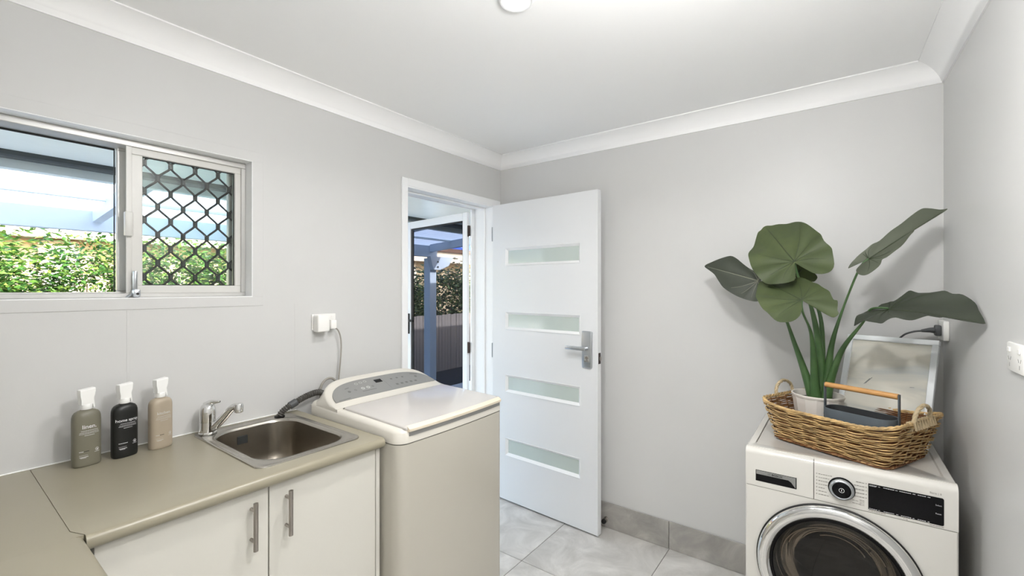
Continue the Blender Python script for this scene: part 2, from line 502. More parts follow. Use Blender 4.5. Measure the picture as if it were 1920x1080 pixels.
# cove cornices, mitred
def cove(s):                      # (distance from wall, height) s 0..1
    return (0.090 - 0.090 * math.cos(s * math.pi / 2) * 1.0, -0.082 + 0.082 * math.sin(s * math.pi / 2))
prof = [(0.0, -.083), (0.006, -.083), (0.0065, -.079)]
for i in range(9):
    a = i / 8 * math.pi / 2
    x = .0065 + .077 * (1 - math.cos(a)) ; z = -.079 + .074 * math.sin(a)
    k = .42                        # flatten the cove
    xs = .0065 + .077 * (i / 8); zs = -.079 + .074 * (i / 8)
    prof.append((xs * k + x * (1 - k), zs * k + z * (1 - k)))
prof += [(.089, -.005), (.089, 0.0), (0.0, 0.0)]
def cornice(name, pt):
    rings = [[pt(e, d, z) for d, z in prof] for e in (0, 1)]
    return struct(MB().loft(rings), name, 'cornice', smooth=50)
cornice('trim_1', lambda e, d, z: (L + d, (B - d) if e else (F + d), CE + z))
cornice('trim_2', lambda e, d, z: ((rwx(B - d) - d) if e else (L + d), B - d, CE + z))
cornice('trim_3', lambda e, d, z: (rwx(yr) - d, yr, CE + z) if e else (rwx(B - d) - d, B - d, CE + z))
cornice('trim_4', lambda e, d, z: (HX - d if e else L + d, F + d, CE + z))

# ------------------------------------------------------------------ window in the left wall
win = thing('window_1', 'sliding aluminium window with diamond grille over the laundry bench', loc=(L, (WY0 + WY1) / 2, WZ0), kind='structure')
def W(mb, name, m, parent=win, smooth=35):
    mb.v = [(x - L, y - (WY0 + WY1) / 2, z - WZ0) for x, y, z in mb.v] if parent is win else mb.v
    return mb.build(name, m, parent, smooth)
def ring_frame(mb, x0, x1, y0, y1, z0, z1, l, r, b, t, rad=.002):
    mb.rbox(x0, x1, y0, y1, z1 - t, z1, rad, 1); mb.rbox(x0, x1, y0, y1, z0, z0 + b, rad, 1)
    mb.rbox(x0, x1, y0, y0 + l, z0 + b, z1 - t, rad, 1); mb.rbox(x0, x1, y1 - r, y1, z0 + b, z1 - t, rad, 1)
    return mb
cs = .042
c = MB()
ring_frame(c, L + .0003, L + .002, WY0 - cs, WY1 + cs, WZ0 - .037, WZ1 + .04, cs + .001, cs + .001, .038, .041, .001)
W(c, 'casing', 'wall')
lin_ = MB(); ring_frame(lin_, L - .062, L + .0015, WY0, WY1, WZ0, WZ1, .004, .004, .004, .004, .001)
W(lin_, 'reveal_lining', 'trim')
fo = MB(); ring_frame(fo, -2.132, -2.042, WY0 + .004, WY1 - .004, WZ0 + .004, WZ1 - .004, .018, .017, .016, .022)
W(fo, 'outer_frame', 'alu')
tr = MB().box(-2.094, -2.086, WY0 + .02, WY1 - .02, WZ0 + .019, WZ0 + .024)
W(tr, 'track', 'alu')
ls = MB(); ring_frame(ls, -2.122, -2.096, .440, WY1 - .024, WZ0 + .018, WZ1 - .024, .026, .024, .010, .012)
W(ls, 'sash', 'alu')
W(MB().box(-2.111, -2.107, .464, WY1 - .046, WZ0 + .026, WZ1 - .034), 'pane', 'glass', smooth=0)
dg = MB(); ring_frame(dg, -2.1315, -2.126, WY0 + .0225, .4395, WZ0 + .0205, WZ1 - .0265, .003, .003, .003, .006, .0005)
W(dg, 'gasket', 'dark_gasket')
rs = MB(); ring_frame(rs, -2.082, -2.050, .464, WY1 - .018, WZ0 + .012, WZ1 - .022, .037, .024, .036, .029)
W(rs, 'sash', 'alu_white')
il = MB().rbox(-2.050, -2.046, .453, .470, WZ0 + .012, WZ1 - .022, .0015, 1)
W(il, 'interlock', 'alu_white')
W(MB().box(-2.069, -2.065, .499, WY1 - .04, WZ0 + .046, WZ1 - .049), 'pane', 'glass', smooth=0)
g2 = MB(); ring_frame(g2, -2.0645, -2.060, .500, WY1 - .0415, WZ0 + .0475, WZ1 - .0505, .003, .003, .003, .004, .0005)
W(g2, 'gasket', 'dark_gasket')
# diamond grille outside the right sash: wavy strands that touch at nodes
gy0, gy1, gz0, gz1 = .498, WY1 - .03, WZ0 + .03, WZ1 - .03
gr = MB()
pw, ph, zn = .0815, .107, 1.779           # node pitch across / up, height of a node row
def strand(yc, ph0, sgn):
    pts = []
    z = gz0
    while z <= gz1 + 1e-6:
        t = ((z - ph0) / ph) % 1.0
        d = abs(t - .5) * 2                # 1 at node row of the left, 0 at the right
        d = (d - .5) * 1.28
        d = max(-.5, min(.5, d)) + .5
        d = d * d * (3 - 2 * d) * .35 + d * .65
        pts.append((-2.090, yc + sgn * (.5 - d) * pw / 2 * 1.0, z))
        z += ph / 24
    return pts
k = 0
y = .556 - pw
while y < gy1 + pw:
    for sg in (1, -1):
        yc = y + sg * pw / 4
        if gy0 - .02 < yc < gy1 + .02:
            p = [(a, min(max(b_, gy0), gy1), c_) for a, b_, c_ in strand(yc, zn, sg)]
            gr.tube(p, .0050, 4, True, flat=.8)
    k += 1
    y += pw
nodes = MB()
y = .556 - pw
while y < gy1 + pw:
    for m_ in range(-4, 5):
        for dy, dz in ((0, 0), (pw / 2, ph / 2)):
            cy_, cz_ = y + dy, zn + dz + m_ * ph
            if gy0 < cy_ < gy1 and gz0 + .005 < cz_ < gz1 - .005:
                nodes.rbox(-2.0945, -2.0855, cy_ - .0078, cy_ + .0078, cz_ - .0135, cz_ + .0135, .004, 1)
    y += pw
W(gr, 'security_grille', 'black_metal')
W(nodes, 'grille_rivets', 'black_metal')
# block on the sash edge and the key latch
W(MB().rbox(-2.046, -2.026, .446, .470, 1.655, 1.742, .004, 2), 'wedge_block', 'alu_white')
la = MB().rbox(-2.044, -2.018, .466, .489, 1.436, 1.466, .006, 2).rbox(-2.040, -2.026, .468, .482, 1.462, 1.532, .0055, 2)
la.tube([(-2.03, .468, 1.452), (-2.018, .448, 1.437)], .004, 6)
W(la, 'latch', 'satin_chrome')
W(MB().lathe([(0.0, .0), (.0045, .0), (.0045, .001), (0, .001)], 10, (-2.0182, .479, 1.449), 'x'), 'keyhole', 'black_soft')

# ------------------------------------------------------------------ door frame
def ybox(mb, x0, x1, y0, y1, z0, z1, r=.002): return mb.rbox(x0, x1, y0, y1, z0, z1, r, 1)
fr = MB()
ybox(fr, L + .0003, L + .011, DY0 - .038, DY0 + .004, 0, DZ1 + .040)
ybox(fr, L + .0003, L + .011, DY0 + .004, B - .012, DZ1 - .004, DZ1 + .040)
ybox(fr, L + .0003, L + .011, DY1 + .012, B - .012, 0, DZ1 - .004)
ybox(fr, XE - .004, L + .0075, DY0 - .016, DY0 + .003, 0, DZ1)
ybox(fr, XE - .004, L + .0075, DY1 - .004, DY1 + .016, 0, DZ1)
ybox(fr, XE - .004, L + .0075, DY0 + .003, DY1 - .004, DZ1 - .012, DZ1 + .010)
ybox(fr, -2.085, -2.045, DY1 - .016, DY1 - .004, 0, DZ1 - .012)
ybox(fr, -2.085, -2.045, DY0 + .003, DY0 + .014, 0, DZ1 - .012)
ybox(fr, -2.085, -2.045, DY0 + .014, DY1 - .016, DZ1 - .024, DZ1 - .012)
ybox(fr, XE - .022, XE - .004, DY1 - .036, DY1 + .02, 0, DZ1 + .01)
ybox(fr, XE - .022, XE - .004, DY0 - .016, DY0 + .003, 0, DZ1 + .01)
ybox(fr, XE - .022, XE - .004, DY0 + .003, DY1 - .036, DZ1 - .016, DZ1 + .01)
struct(fr, 'trim_5', 'trim')
struct(MB().rbox(XE - .03, L, DY0 + .003, DY1 - .004, -.02, .006, .003, 1), 'trim_6', 'alu')

# ------------------------------------------------------------------ door_1: white leaf with four frosted lights, swung against the back wall
dang = math.atan2(2.394 - 2.441, -1.142 + 1.973)
d1 = thing('door_1', 'white door with four frosted glass strips swung open to the back wall', loc=(-1.973, 2.441, 0.011), rz=dang, kind='structure')
DW, DT, DH = 0.832, 0.040, 2.040
pz = [(1.616, 1.728), (1.180, 1.290), (.748, .858), (.311, .423)]
px0, px1 = .124, .710
leafm = MB()
def pbox(mb, x0, x1, y0, y1, z0, z1): return mb.box(x0, x1, y0, y1, z0, z1)
# stiles and rails joined as one slab with four holes
pbox(leafm, 0, px0, 0, DT, 0, DH); pbox(leafm, px1, DW, 0, DT, 0, DH)
zz = [0] + [v for a, b_ in reversed(pz) for v in (a, b_)] + [DH]
for i in range(0, len(zz), 2): pbox(leafm, px0, px1, 0, DT, zz[i], zz[i + 1])
lf = leafm.build('leaf', 'door', d1, 0)
for a, b_ in pz:
    bd = MB()
    x0, x1, q = px0, px1, .012
    for (ax, az, bx, bz) in ((x0, a, x1, a), (x1, a, x1, b_), (x1, b_, x0, b_), (x0, b_, x0, a)):
        cx_, cz_ = (x0 + x1) / 2, (a + b_) / 2
        def inn(x, z): return (x + (q if x < cx_ else -q), z + (q if z < cz_ else -q))
        def otr(x, z): return (x - (.004 if x < cx_ else -.004), z - (.004 if z < cz_ else -.004))
        (ix, iz), (jx, jz) = inn(ax, az), inn(bx, bz)
        (ox, oz), (pxx, pzz) = otr(ax, az), otr(bx, bz)
        bd.add([(ox, -.004, oz), (pxx, -.004, pzz), (jx, .010, jz), (ix, .010, iz), (ox, .002, oz), (pxx, .002, pzz), (jx, .014, jz), (ix, .014, iz)],
               [(0, 1, 2, 3), (4, 7, 6, 5), (0, 4, 5, 1), (3, 2, 6, 7), (0, 3, 7, 4), (1, 5, 6, 2)])
    bd.build('glazing_bead', 'trim', d1, 0)
    MB().box(x0 + .008, x1 - .008, .012, .020, a + .008, b_ - .008).build('pane', 'frost', d1, 0)
hp = MB().rbox(.730, .800, -.016, 0.0, .982, 1.202, .008, 3).build('handle_plate', 'satin_chrome', d1)
MB().rbox(.749, .786, -.0175, -.012, 1.017, 1.058, .002, 1).build('cylinder_surround', 'chrome', hp)
MB().lathe([(0, -.021), (.009, -.021), (.009, -.016), (0, -.016)], 16, (.768, 0, 1.044), 'y').rbox(.7635, .7725, -.021, -.016, 1.021, 1.042, .002, 1).build('lock_cylinder', 'nickel', hp)
MB().tube([(.765, -.012, 1.100), (.765, -.048, 1.100)], .011, 12).rbox(.640, .776, -.060, -.044, 1.089, 1.111, .005, 2).build('lever', 'satin_chrome', d1)
MB().rbox(DW - .001, DW + .002, .008, .032, 1.010, 1.075, .001, 1).build('latch_plate', 'hinge', d1)
MB().rbox(DW, DW + .012, .014, .026, 1.030, 1.052, .003, 1).build('latch_bolt', 'nickel', d1)
for z in (.22, 1.02, 1.84):
    MB().tube([(-.006, .004, z - .05), (-.006, .004, z + .05)], .006, 8).build('hinge', 'satin_chrome', d1)

# ------------------------------------------------------------------ door_2: security screen door, open outwards
sang = math.atan2(2.519 - 2.425, -2.94 + 2.152)
d2 = thing('door_2', 'white framed security screen door with black handle standing open outside', loc=(-2.184, 2.418, 0.0), rz=sang, kind='structure')
SW, SH = .775, 2.025
sf = MB()
sf.rbox(0, .052, -.012, .012, .02, SH, .003, 1); sf.rbox(SW - .052, SW, -.012, .012, .02, SH, .003, 1)
sf.rbox(.052, SW - .052, -.012, .012, SH - .058, SH, .003, 1); sf.rbox(.052, SW - .052, -.012, .012, .02, .12, .003, 1)
sf.build('frame', 'trim', d2)
sg_ = MB()
for a in ((.052, .060, .12, SH - .058), (SW - .082, SW - .052, .12, SH - .058)): sg_.box(a[0], a[1], -.004, .004, a[2], a[3])
sg_.box(.06, SW - .082, -.004, .004, SH - .070, SH - .058); sg_.box(.06, SW - .082, -.004, .004, .12, .13)
sg_.build('mesh_retainer', 'black_metal', d2, 0)
MB().box(.056, SW - .056, -.0008, .0008, .12, SH - .06).build('screen', 'mesh', d2, 0)
hh = MB().rbox(SW - .042, SW - .012, .012, .024, 1.085, 1.255, .004, 2).build('handle_plate', 'black_metal', d2)
MB().tube([(SW - .027, .02, 1.20), (SW - .027, .055, 1.20)], .009, 10).rbox(SW - .145, SW - .018, .046, .062, 1.190, 1.210, .006, 2).build('lever', 'black_metal', d2)
for z in (.2, 1.036, 1.885):
    MB().tube([(-.010, .008, z - .04), (-.010, .008, z + .04)], .007, 8).rbox(-.026, -.002, .004, .012, z - .038, z + .038, .001, 1).build('hinge', 'hinge', d2)

# ------------------------------------------------------------------ ceiling lamps, with added fill lamps out of view
def downlight(label, x, y, watts):
    t = thing('downlight', label, 'downlight', (x, y, CE))
    MB().lathe([(.043, -.001), (.046, -.006), (.052, -.007), (.057, -.004), (.058, -.0002)], 40).build('trim_ring', 'trim', t)
    MB().lathe([(.044, -.002), (.030, -.0045), (.0001, -.0055)], 32).build('diffuser', 'lamp', t)
    ld = bpy.data.lights.new('led', 'AREA')
    ld.shape = 'DISK'; ld.size = .085
    ld.energy = watts; ld.color = (1.0, .985, .96); ld.spread = R(150)
    lo = bpy.data.objects.new('led', ld); COL.objects.link(lo); lo.parent = t
    lo.location = (0, 0, -.009)
    return t
downlight('round white downlight in the ceiling above the laundry floor', -.844, 1.165, LAMP_W)
gl = thing('fill_globe', 'added unseen globe light hanging above the camera', 'fill lamp', (-.18, .80, CE))  # added globe, brightens the ceiling, upper walls and right wall
MB().lathe([(0, -.0005), (.05, -.0005), (.05, -.015), (.02, -.022), (.0001, -.022)], 24).build('ceiling_rose', 'trim', gl)
MB().tube([(0, 0, -.02), (0, 0, -.12)], .006, 10).build('stem', 'satin_chrome', gl)
MB().lathe([(.022, -.118), (.024, -.130), (.024, -.150), (.0001, -.150)], 20).build('gallery', 'satin_chrome', gl)
MB().lathe([(.020, -.148), (.045, -.152)] + [(.075 * math.sin(R(a_)), -.207 + .075 * math.cos(R(a_))) for a_ in range(50, 180, 12)] + [(.0001, -.282)], 24).build('globe', 'globe', gl)
downlight('added unseen downlight in the hall ceiling behind the camera', .95, .05, HALL_W)  # added lamp, extra light on the lower back wall and floor

# ------------------------------------------------------------------ worktop, two laminate lengths
CT, CB, CXF, CYE = .917, .882, -1.345, 1.036
wt = thing('worktop', 'taupe laminate worktop with rounded front edge turning the corner', 'worktop', (L + .3, .4, CT))
def WT(mb, name, m, smooth=35):
    mb.v = [(x - L - .3, y - .4, z - CT) for x, y, z in mb.v]
    return mb.build(name, m, wt, smooth)
def nose(d0):                     # section: d distance to the front edge from the inside, z
    out = [(d0, CB), (-.012, CB)]
    for i in range(9):
        a = -math.pi / 2 + math.pi * i / 8
        out.append((-.0145 + .0145 * math.cos(a), (CT + CB) / 2 + (CT - CB) / 2 * math.sin(a)))
    return out + [(d0, CT)]
HXA, HXB, HYA, HYB = -1.912, -1.437, .645, .972
a = MB()
a.prism([(CXF + d, z) for d, z in nose(HXB - CXF)], lambda x, z: (x, .2305, z), lambda x, z: (x, CYE - .004, z))
a.box(L + .0005, HXA, .2135, CYE - .004, CB, CT)
a.box(HXA, HXB, HYB, CYE - .004, CB, CT)
a.box(HXA, HXB, .2305, HYA, CB, CT)
a.box(HXA, -1.405, .2135, .2305, CB, CT)
a.prism([(-1.405, .2135), (-1.362, .2305), (-1.405, .2305)], lambda x, y: (x, y, CB), lambda x, y: (x, y, CT))
a.prism([(CXF - .001 + d if d > -.012 else CXF + d - .001, z) for d, z in nose(L + .001 - CXF)], lambda x, z: (x, CYE - .004, z), lambda x, z: (x, CYE, z))
WT(a, 'worktop_section', 'worktop', 40)
b = MB().prism([(L + .0005, F + .001), (-.72, F + .001), (-.72, .216), (-1.361, .2285), (-1.404, .212), (L + .0005, .212)], lambda x, y: (x, y, CB), lambda x, y: (x, y, CT))
b2 = MB().prism([(F + .003, CB)] + [(.2290 + d, z) for d, z in nose(-.05)][1:-1] + [(F + .003, CT)], lambda y, z: (-1.361, y, z), lambda y, z: (-.721, y, z))
b = MB().prism([(L + .0005, F + .001), (-1.361, F + .001), (-1.361, .2285), (-1.404, .212), (L + .0005, .212)], lambda x, y: (x, y, CB), lambda x, y: (x, y, CT))
b.add(b2.v, b2.f)
WT(b, 'worktop_section', 'worktop', 40)
WT(MB().box(L + .002, -1.404, .2118, .2138, CB + .002, CT - .0015), 'joint_strip', 'joint', 0)
WT(MB().rbox(L + .0003, L + .005, .0, CYE, CT - .0005, CT + .004, .0015, 1).rbox(L + .0003, L + .005, F + .002, .0, CT - .0005, CT + .004, .0015, 1), 'sealant_bead', 'cap')

# ------------------------------------------------------------------ base cabinets
def bar_handle(door, x, y, z0, z1, nx, ny, name='handle'):
    m = MB()
    off = .032
    m.tube([(x + nx * off, y + ny * off, z0), (x + nx * off, y + ny * off, z1)], .006, 14)
    for z in (z0 + .02, z1 - .02):
        m.tube([(x, y, z), (x + nx * off, y + ny * off, z)], .0048, 10)
    return m.build(name, 'nickel', door)
cab = thing('base_cabinet', 'white gloss two-door base cabinet under the sink bench', 'cabinet', (-1.68, .64, 0))
def CB_(mb, name, m, parent=cab, off=(-1.68, .64, 0), smooth=35):
    mb.v = [(x - off[0], y - off[1], z - off[2]) for x, y, z in mb.v]
    return mb.build(name, m, parent, smooth)
CFX = -1.374
body = MB()
body.box(L + .002, CFX - .02, .262, .278, .12, .880); body.box(L + .002, CFX - .02, 1.000, 1.016, .12, .880)
body.box(L + .002, CFX - .02, .278, 1.0, .12, .136); body.box(L + .002, L + .012, .278, 1.0, .136, .880)
CB_(body, 'body', 'cab_in', smooth=0)
CB_(MB().rbox(L + .002, CFX, 1.0165, 1.033, 0.0, .8815, .0015, 1), 'end_panel', 'cab')
CB_(MB().box(-1.46, -1.444, .262, 1.016, 0, .119), 'kickboard', 'cab', smooth=0)
CB_(MB().box(CFX - .018, CFX - .001, .236, .262, .12, .880), 'filler', 'seam', smooth=0)
doors = []
for y0, y1, hy in ((.2475, .6330, .585), (.6365, 1.0135, .686)):
    dd = CB_(MB().rbox(CFX - .018, CFX, y0, y1, .125, .8785, .0015, 1), 'door', 'cab')
    h = MB()
    for z in (.74, .828): h.tube([(CFX - .001, hy, z), (CFX + .030, hy, z)], .0048, 10)
    h.tube([(CFX + .030, hy, .716), (CFX + .030, hy, .853)], .0065, 14)
    h.v = [(x + 1.68, y - .64, z) for x, y, z in h.v]
    hd = h.build('handle', 'nickel', dd)
cab2 = thing('base_cabinet', 'white gloss base cabinet under the near return of the bench', 'cabinet', (-1.04, -.1, 0))
o2 = (-1.04, -.1, 0)
bd2 = MB().box(-1.352, -1.336, F + .002, .185, .12, .880).box(-.745, -.729, F + .002, .185, .12, .880).box(-1.336, -.745, F + .002, .185, .12, .136).box(-1.336, -.745, F + .002, F + .012, .136, .88)
CB_(bd2, 'body', 'cab_in', cab2, o2, 0)
CB_(MB().box(-1.352, -.729, .12, .136, 0, .119), 'kickboard', 'cab', cab2, o2, 0)
for x0, x1, hx in ((-1.335, -1.039, -1.07), (-1.036, -.731, -1.0)):
    dd = CB_(MB().rbox(x0, x1, .186, .203, .125, .8785, .0015, 1), 'door', 'cab', cab2, o2)
    h = MB()
    for z in (.74, .828): h.tube([(hx, .202, z), (hx, .214, z)], .0048, 8)
    h.tube([(hx, .216, .716), (hx, .216, .853)], .005, 10)
    h.v = [(x + 1.04, y + .1, z) for x, y, z in h.v]
    h.build('handle', 'nickel', dd)

# ------------------------------------------------------------------ sink
SX0, SX1, SY0, SY1 = -1.955, -1.416, .622, .990
sk = thing('sink', 'stainless steel laundry sink set into the taupe worktop', 'sink', ((SX0 + SX1) / 2, (SY0 + SY1) / 2, CT))
def SK(mb, name, m, smooth=40):
    mb.v = [(x - (SX0 + SX1) / 2, y - (SY0 + SY1) / 2, z - CT) for x, y, z in mb.v]
    return mb.build(name, m, sk, smooth)
bx0, bx1, by0, by1 = -1.903, -1.447, .656, .962
rm = MB().loft([rrect(SX0, SX1, SY0, SY1, .035, CT + .0003, 8), rrect(SX0 + .001, SX1 - .001, SY0 + .001, SY1 - .001, .035, CT + .004, 8),
                rrect(SX0 + .006, SX1 - .006, SY0 + .006, SY1 - .006, .033, CT + .0055, 8), rrect(SX0 + .012, SX1 - .012, SY0 + .012, SY1 - .012, .032, CT + .003, 8),
                rrect(bx0 - .012, bx1 + .012, by0 - .012, by1 + .012, .10, CT + .0026, 8), rrect(bx0 - .005, bx1 + .005, by0 - .005, by1 + .005, .095, CT + .0045, 8),
                rrect(bx0, bx1, by0, by1, .090, CT + .001, 8), rrect(bx0 + .003, bx1 - .003, by0 + .003, by1 - .003, .088, CT - .006, 8)], cap0=False, cap1=False)
SK(rm, 'rim', 'steel', 50)
bw = MB().loft([rrect(bx0 + .003, bx1 - .003, by0 + .003, by1 - .003, .088, CT - .006, 8), rrect(bx0 + .012, bx1 - .012, by0 + .012, by1 - .012, .085, CT - .12, 8),
                rrect(bx0 + .020, bx1 - .020, by0 + .020, by1 - .020, .080, CT - .175, 8), rrect(bx0 + .05, bx1 - .05, by0 + .05, by1 - .05, .06, CT - .195, 8),
                rrect(bx0 + .19, bx1 - .19, by0 + .13, by1 - .13, .02, CT - .200, 8)], cap0=False, cap1=True)
SK(bw, 'bowl', 'bowl', 60)
SK(MB().rbox(bx0 + .0062, bx0 + .0100, .756, .794, CT - .062, CT - .030, .0015, 1), 'overflow', 'dark_gasket')
SK(MB().lathe([(.0205, CT + .0048), (.018, CT + .0052), (.0165, CT + .0040), (.0001, CT + .0036)], 20, (-1.930, .936, 0)), 'bypass_hole', 'dark_gasket')
SK(MB().lathe([(.040, CT - .1985), (.038, CT - .1965), (.028, CT - .198), (0.0001, CT - .1985)], 24, ((bx0 + bx1) / 2, (by0 + by1) / 2, 0)), 'drain', 'chrome')

# ------------------------------------------------------------------ tap
tx, ty = -1.921, .664
tp = thing('mixer_tap', 'chrome mixer tap at the left corner of the sink', 'tap', (tx, ty, CT + .004), R(38))
MB().lathe([(0, 0), (.030, 0), (.030, .005), (.0275, .008), (.0265, .03), (.0265, .046)], 32).build('base', 'chrome', tp)
MB().lathe([(.0265, .0465), (.0268, .048), (.0268, .080), (.0255, .094), (.021, .106), (.012, .1125), (.0001, .1145)], 32).build('body', 'chrome', tp)
lv = [(-.006, 0, .104), (.012, 0, .1150), (.030, 0, .1185), (.046, 0, .1195)]
MB().tube(catmull(lv, 5), [.015 - .0115 * i / 15 for i in range(16)], 10, flat=1.0).build('lever', 'chrome', tp)
spt = catmull([(.008, 0, .016), (.026, 0, .026), (.056, 0, .055), (.084, 0, .088), (.100, 0, .100), (.116, 0, .1005)], 6)
MB().tube(spt, [.0165 - .004 * min(1, i / 22) for i in range(len(spt))], 16).build('spout', 'chrome', tp)
MB().lathe([(.0, .116), (.0125, .1155), (.0148, .110), (.0148, .084), (.012, .082), (0, .082)], 20, (.116, 0, -.004)).build('aerator', 'chrome', tp)

# ------------------------------------------------------------------ spray bottles
def bottle(label, col, loc, rz, name_txt, txt_size, ink, ink2, scale=1.0):
    t = thing('spray_bottle', label, 'spray bottle', loc, rz, group='spray bottles on the bench')
    hw, hd = .0345, .0225
    def sect(s, z, p=2.6):
        out = []
        for j in range(40):
            a_ = 2 * math.pi * j / 40
            ca, sa = math.cos(a_), math.sin(a_)
            out.append((hd * s * math.copysign(abs(ca) ** (2 / p), ca), hw * s * math.copysign(abs(sa) ** (2 / p), sa), z))
        return out
    zs = [(.90, 0.0), (.955, .0015), (.995, .007), (1.0, .014), (1.0, .140), (.985, .152), (.93, .160), (.80, .167), (.60, .171), (.44, .1725), (.40, .174)]
    MB().loft([sect(s, z) for s, z in zs]).build('body', col, t, 50)
    # front surface at lateral y
    def surf(y):
        q = min(.98, abs(y) / hw)
        return hd * (1 - q ** 2.6) ** (1 / 2.6) + .0004
    def put(v, f, ox, oz, m, nm):
        MB().add([(surf(x + ox), x + ox, z + oz) for x, z in v], f).build(nm, m, t, 0, recalc=False)
    v, f = text2d(name_txt, txt_size, txt_size * .012, 'CENTER')
    put(v, f, 0, .118, ink, 'lettering')
    ln = MB()
    def bar(x0, x1, z, h=.0011):
        n = 8
        for i in range(n):
            a0, a1 = x0 + (x1 - x0) * i / n, x0 + (x1 - x0) * (i + .93) / n
            ln.add([(surf(a0), a0, z), (surf(a1), a1, z), (surf(a1), a1, z + h), (surf(a0), a0, z + h)], [(0, 1, 2, 3)])
    bar(-.020, .021, .1105); bar(-.023, .023, .1055, .0009); bar(-.024, .024, .1015, .0009); bar(-.012, .012, .096)
    bar(-.024, -.014, .047, .0016); bar(-.024, -.004, .036, .0007); bar(-.023, -.003, .0305, .0016); bar(-.021, -.008, .028, .0012)
    bar(.012, .025, .0405, .0010)
    tag(ln.build('small_print', ink, t, 0, recalc=False), kind='stuff')
    b3 = MB()
    for i in range(4):
        a0 = -.0135 + .0032 * i
        b3.add([(surf(a0), a0, .047), (surf(a0 + .0028), a0 + .0028, .047), (surf(a0 + .0028), a0 + .0028, .0488), (surf(a0), a0, .0488)], [(0, 1, 2, 3)])
    tag(b3.build('small_print', ink2, t, 0, recalc=False), kind='stuff')
    em = MB()
    n = 18
    ringv = []
    for i in range(n):
        a_ = 2 * math.pi * i / n
        for r_ in (.0046, .0037):
            y_ = .0185 + r_ * math.cos(a_); z_ = .0485 + r_ * math.sin(a_) * 1.05
            ringv.append((surf(y_), y_, z_))
    em.add(ringv, [(2 * i, 2 * ((i + 1) % n), 2 * ((i + 1) % n) + 1, 2 * i + 1) for i in range(n)])
    pts = [(-.0015, -.0028), (.0016, -.0028), (.0024, -.0008), (.0008, .0004), (.0008, .0026), (-.0004, .0022), (-.0012, .0002)]
    em.add([(surf(.0185 + a_) + .0001, .0185 + a_, .0485 + b_) for a_, b_ in pts], [tuple(range(len(pts)))])
    em.build('emblem', ink, t, 0, recalc=False)
    # trigger head
    MB().lathe([(.0, .174), (.0135, .174), (.0145, .176), (.0145, .189), (.0135, .191), (0, .191)], 20).build('collar', 'cap', t)
    hd_ = MB()
    rings = [[(-.012, -.0155, .190), (.012, -.0155, .190), (.012, .0125, .190), (-.012, .0125, .190)],
             [(-.012, -.0150, .202), (.012, -.0150, .202), (.012, .0125, .202), (-.012, .0125, .202)],
             [(-.0125, -.0175, .217), (.0125, -.0175, .217), (.0125, .0170, .219), (-.0125, .0170, .219)],
             [(-.0125, -.0180, .234), (.0125, -.0180, .234), (.0125, .0185, .2365), (-.0125, .0185, .2365)],
             [(-.010, -.0170, .236), (.010, -.0170, .236), (.010, .0185, .2400), (-.010, .0185, .2400)]]
    hd_.loft(rings)
    hd_.build('trigger_head', 'cap', t, 20)
    MB().loft([[(-.005, .010, .222), (.005, .010, .222), (.005, .018, .220), (-.005, .018, .220)],
               [(-.0055, .012, .205), (.0055, .012, .205), (.0055, .017, .203), (-.0055, .017, .203)],
               [(-.006, .0145, .186), (.006, .0145, .186), (.006, .019, .184), (-.006, .019, .184)],
               [(-.0055, .0160, .177), (.0055, .0160, .177), (.0055, .0195, .1765), (-.0055, .0195, .1765)]]).build('trigger', 'cap', t, 20)
    MB().rbox(-.005, .005, .0185, .0215, .2245, .2345, .001, 1).build('nozzle', 'cap', t)
    return t
bottle('olive grey spray bottle reading linen, nearest the bench corner', 'olive', (-1.897, .324, CT), R(10), 'linen.', .0165, 'ink_white', 'ink_black')
bottle('black spray bottle reading home spray, between the other two', 'black_bottle', (-1.897, .416, CT), R(12), 'home spray.', .0125, 'ink_white', 'ink_white')
bottle('beige spray bottle reading kitchen, nearest the tap', 'beige', (-1.900, .513, CT), R(14), 'kitchen.', .0135, 'panel_light', 'ink_black')

# ------------------------------------------------------------------ top loading washing machine
TX0, TX1, TY0, TY1 = -1.905, -1.283, 1.045, 1.668
TC = ((TX0 + TX1) / 2, (TY0 + TY1) / 2)
tl = thing('top_load_washer', 'cream white top loading washing machine with grey control panel', 'washing machine', (TC[0], TC[1], 0))
def TL(mb, name, m, smooth=40, parent=None):
    mb.v = [(x - TC[0], y - TC[1], z) for x, y, z in mb.v]
    return mb.build(name, m, parent or tl, smooth)
def plan(x0, x1, y0, y1, r, z, bulge=0.0, k=8):
    pts = rrect(x0, x1, y0, y1, r, z, k)
    # densify the front side
    out = []
    n = len(pts)
    for i in range(n):
        p, q = pts[i], pts[(i + 1) % n]
        m_ = 10 if (abs(p[0] - x1) < 1e-6 and abs(q[0] - x1) < 1e-6) else 1
        for j in range(m_):
            f_ = j / m_
            out.append((p[0] + (q[0] - p[0]) * f_, p[1] + (q[1] - p[1]) * f_, z))
    res = []
    for x, y, z_ in out:
        t_ = (y - (y0 + y1) / 2) / ((y1 - y0) / 2)
        res.append((x + bulge * (1 - t_ * t_) * max(0, (x - x0) / (x1 - x0)) ** 6, y, z_))
    return res
TL(MB().loft([plan(TX0, TX1, TY0, TY1, .045, .03, .012), plan(TX0, TX1, TY0, TY1, .045, .893, .012)]), 'cabinet_body', 'enamel', 50)
for x in (TX0 + .06, TX1 - .06):
    for y in (TY0 + .06, TY1 - .06):
        TL(MB().lathe([(0, 0), (.022, 0), (.022, .008), (.014, .012), (.014, .031), (0, .031)], 14, (x, y, 0)), 'foot', 'black_soft')
TL(MB().loft([plan(TX0 + .004, TX1 - .003, TY0 + .003, TY1 - .003, .043, .892, .012), plan(TX0 + .004, TX1 - .003, TY0 + .003, TY1 - .003, .043, .8975, .012)]), 'seam_gap', 'seam', 50)
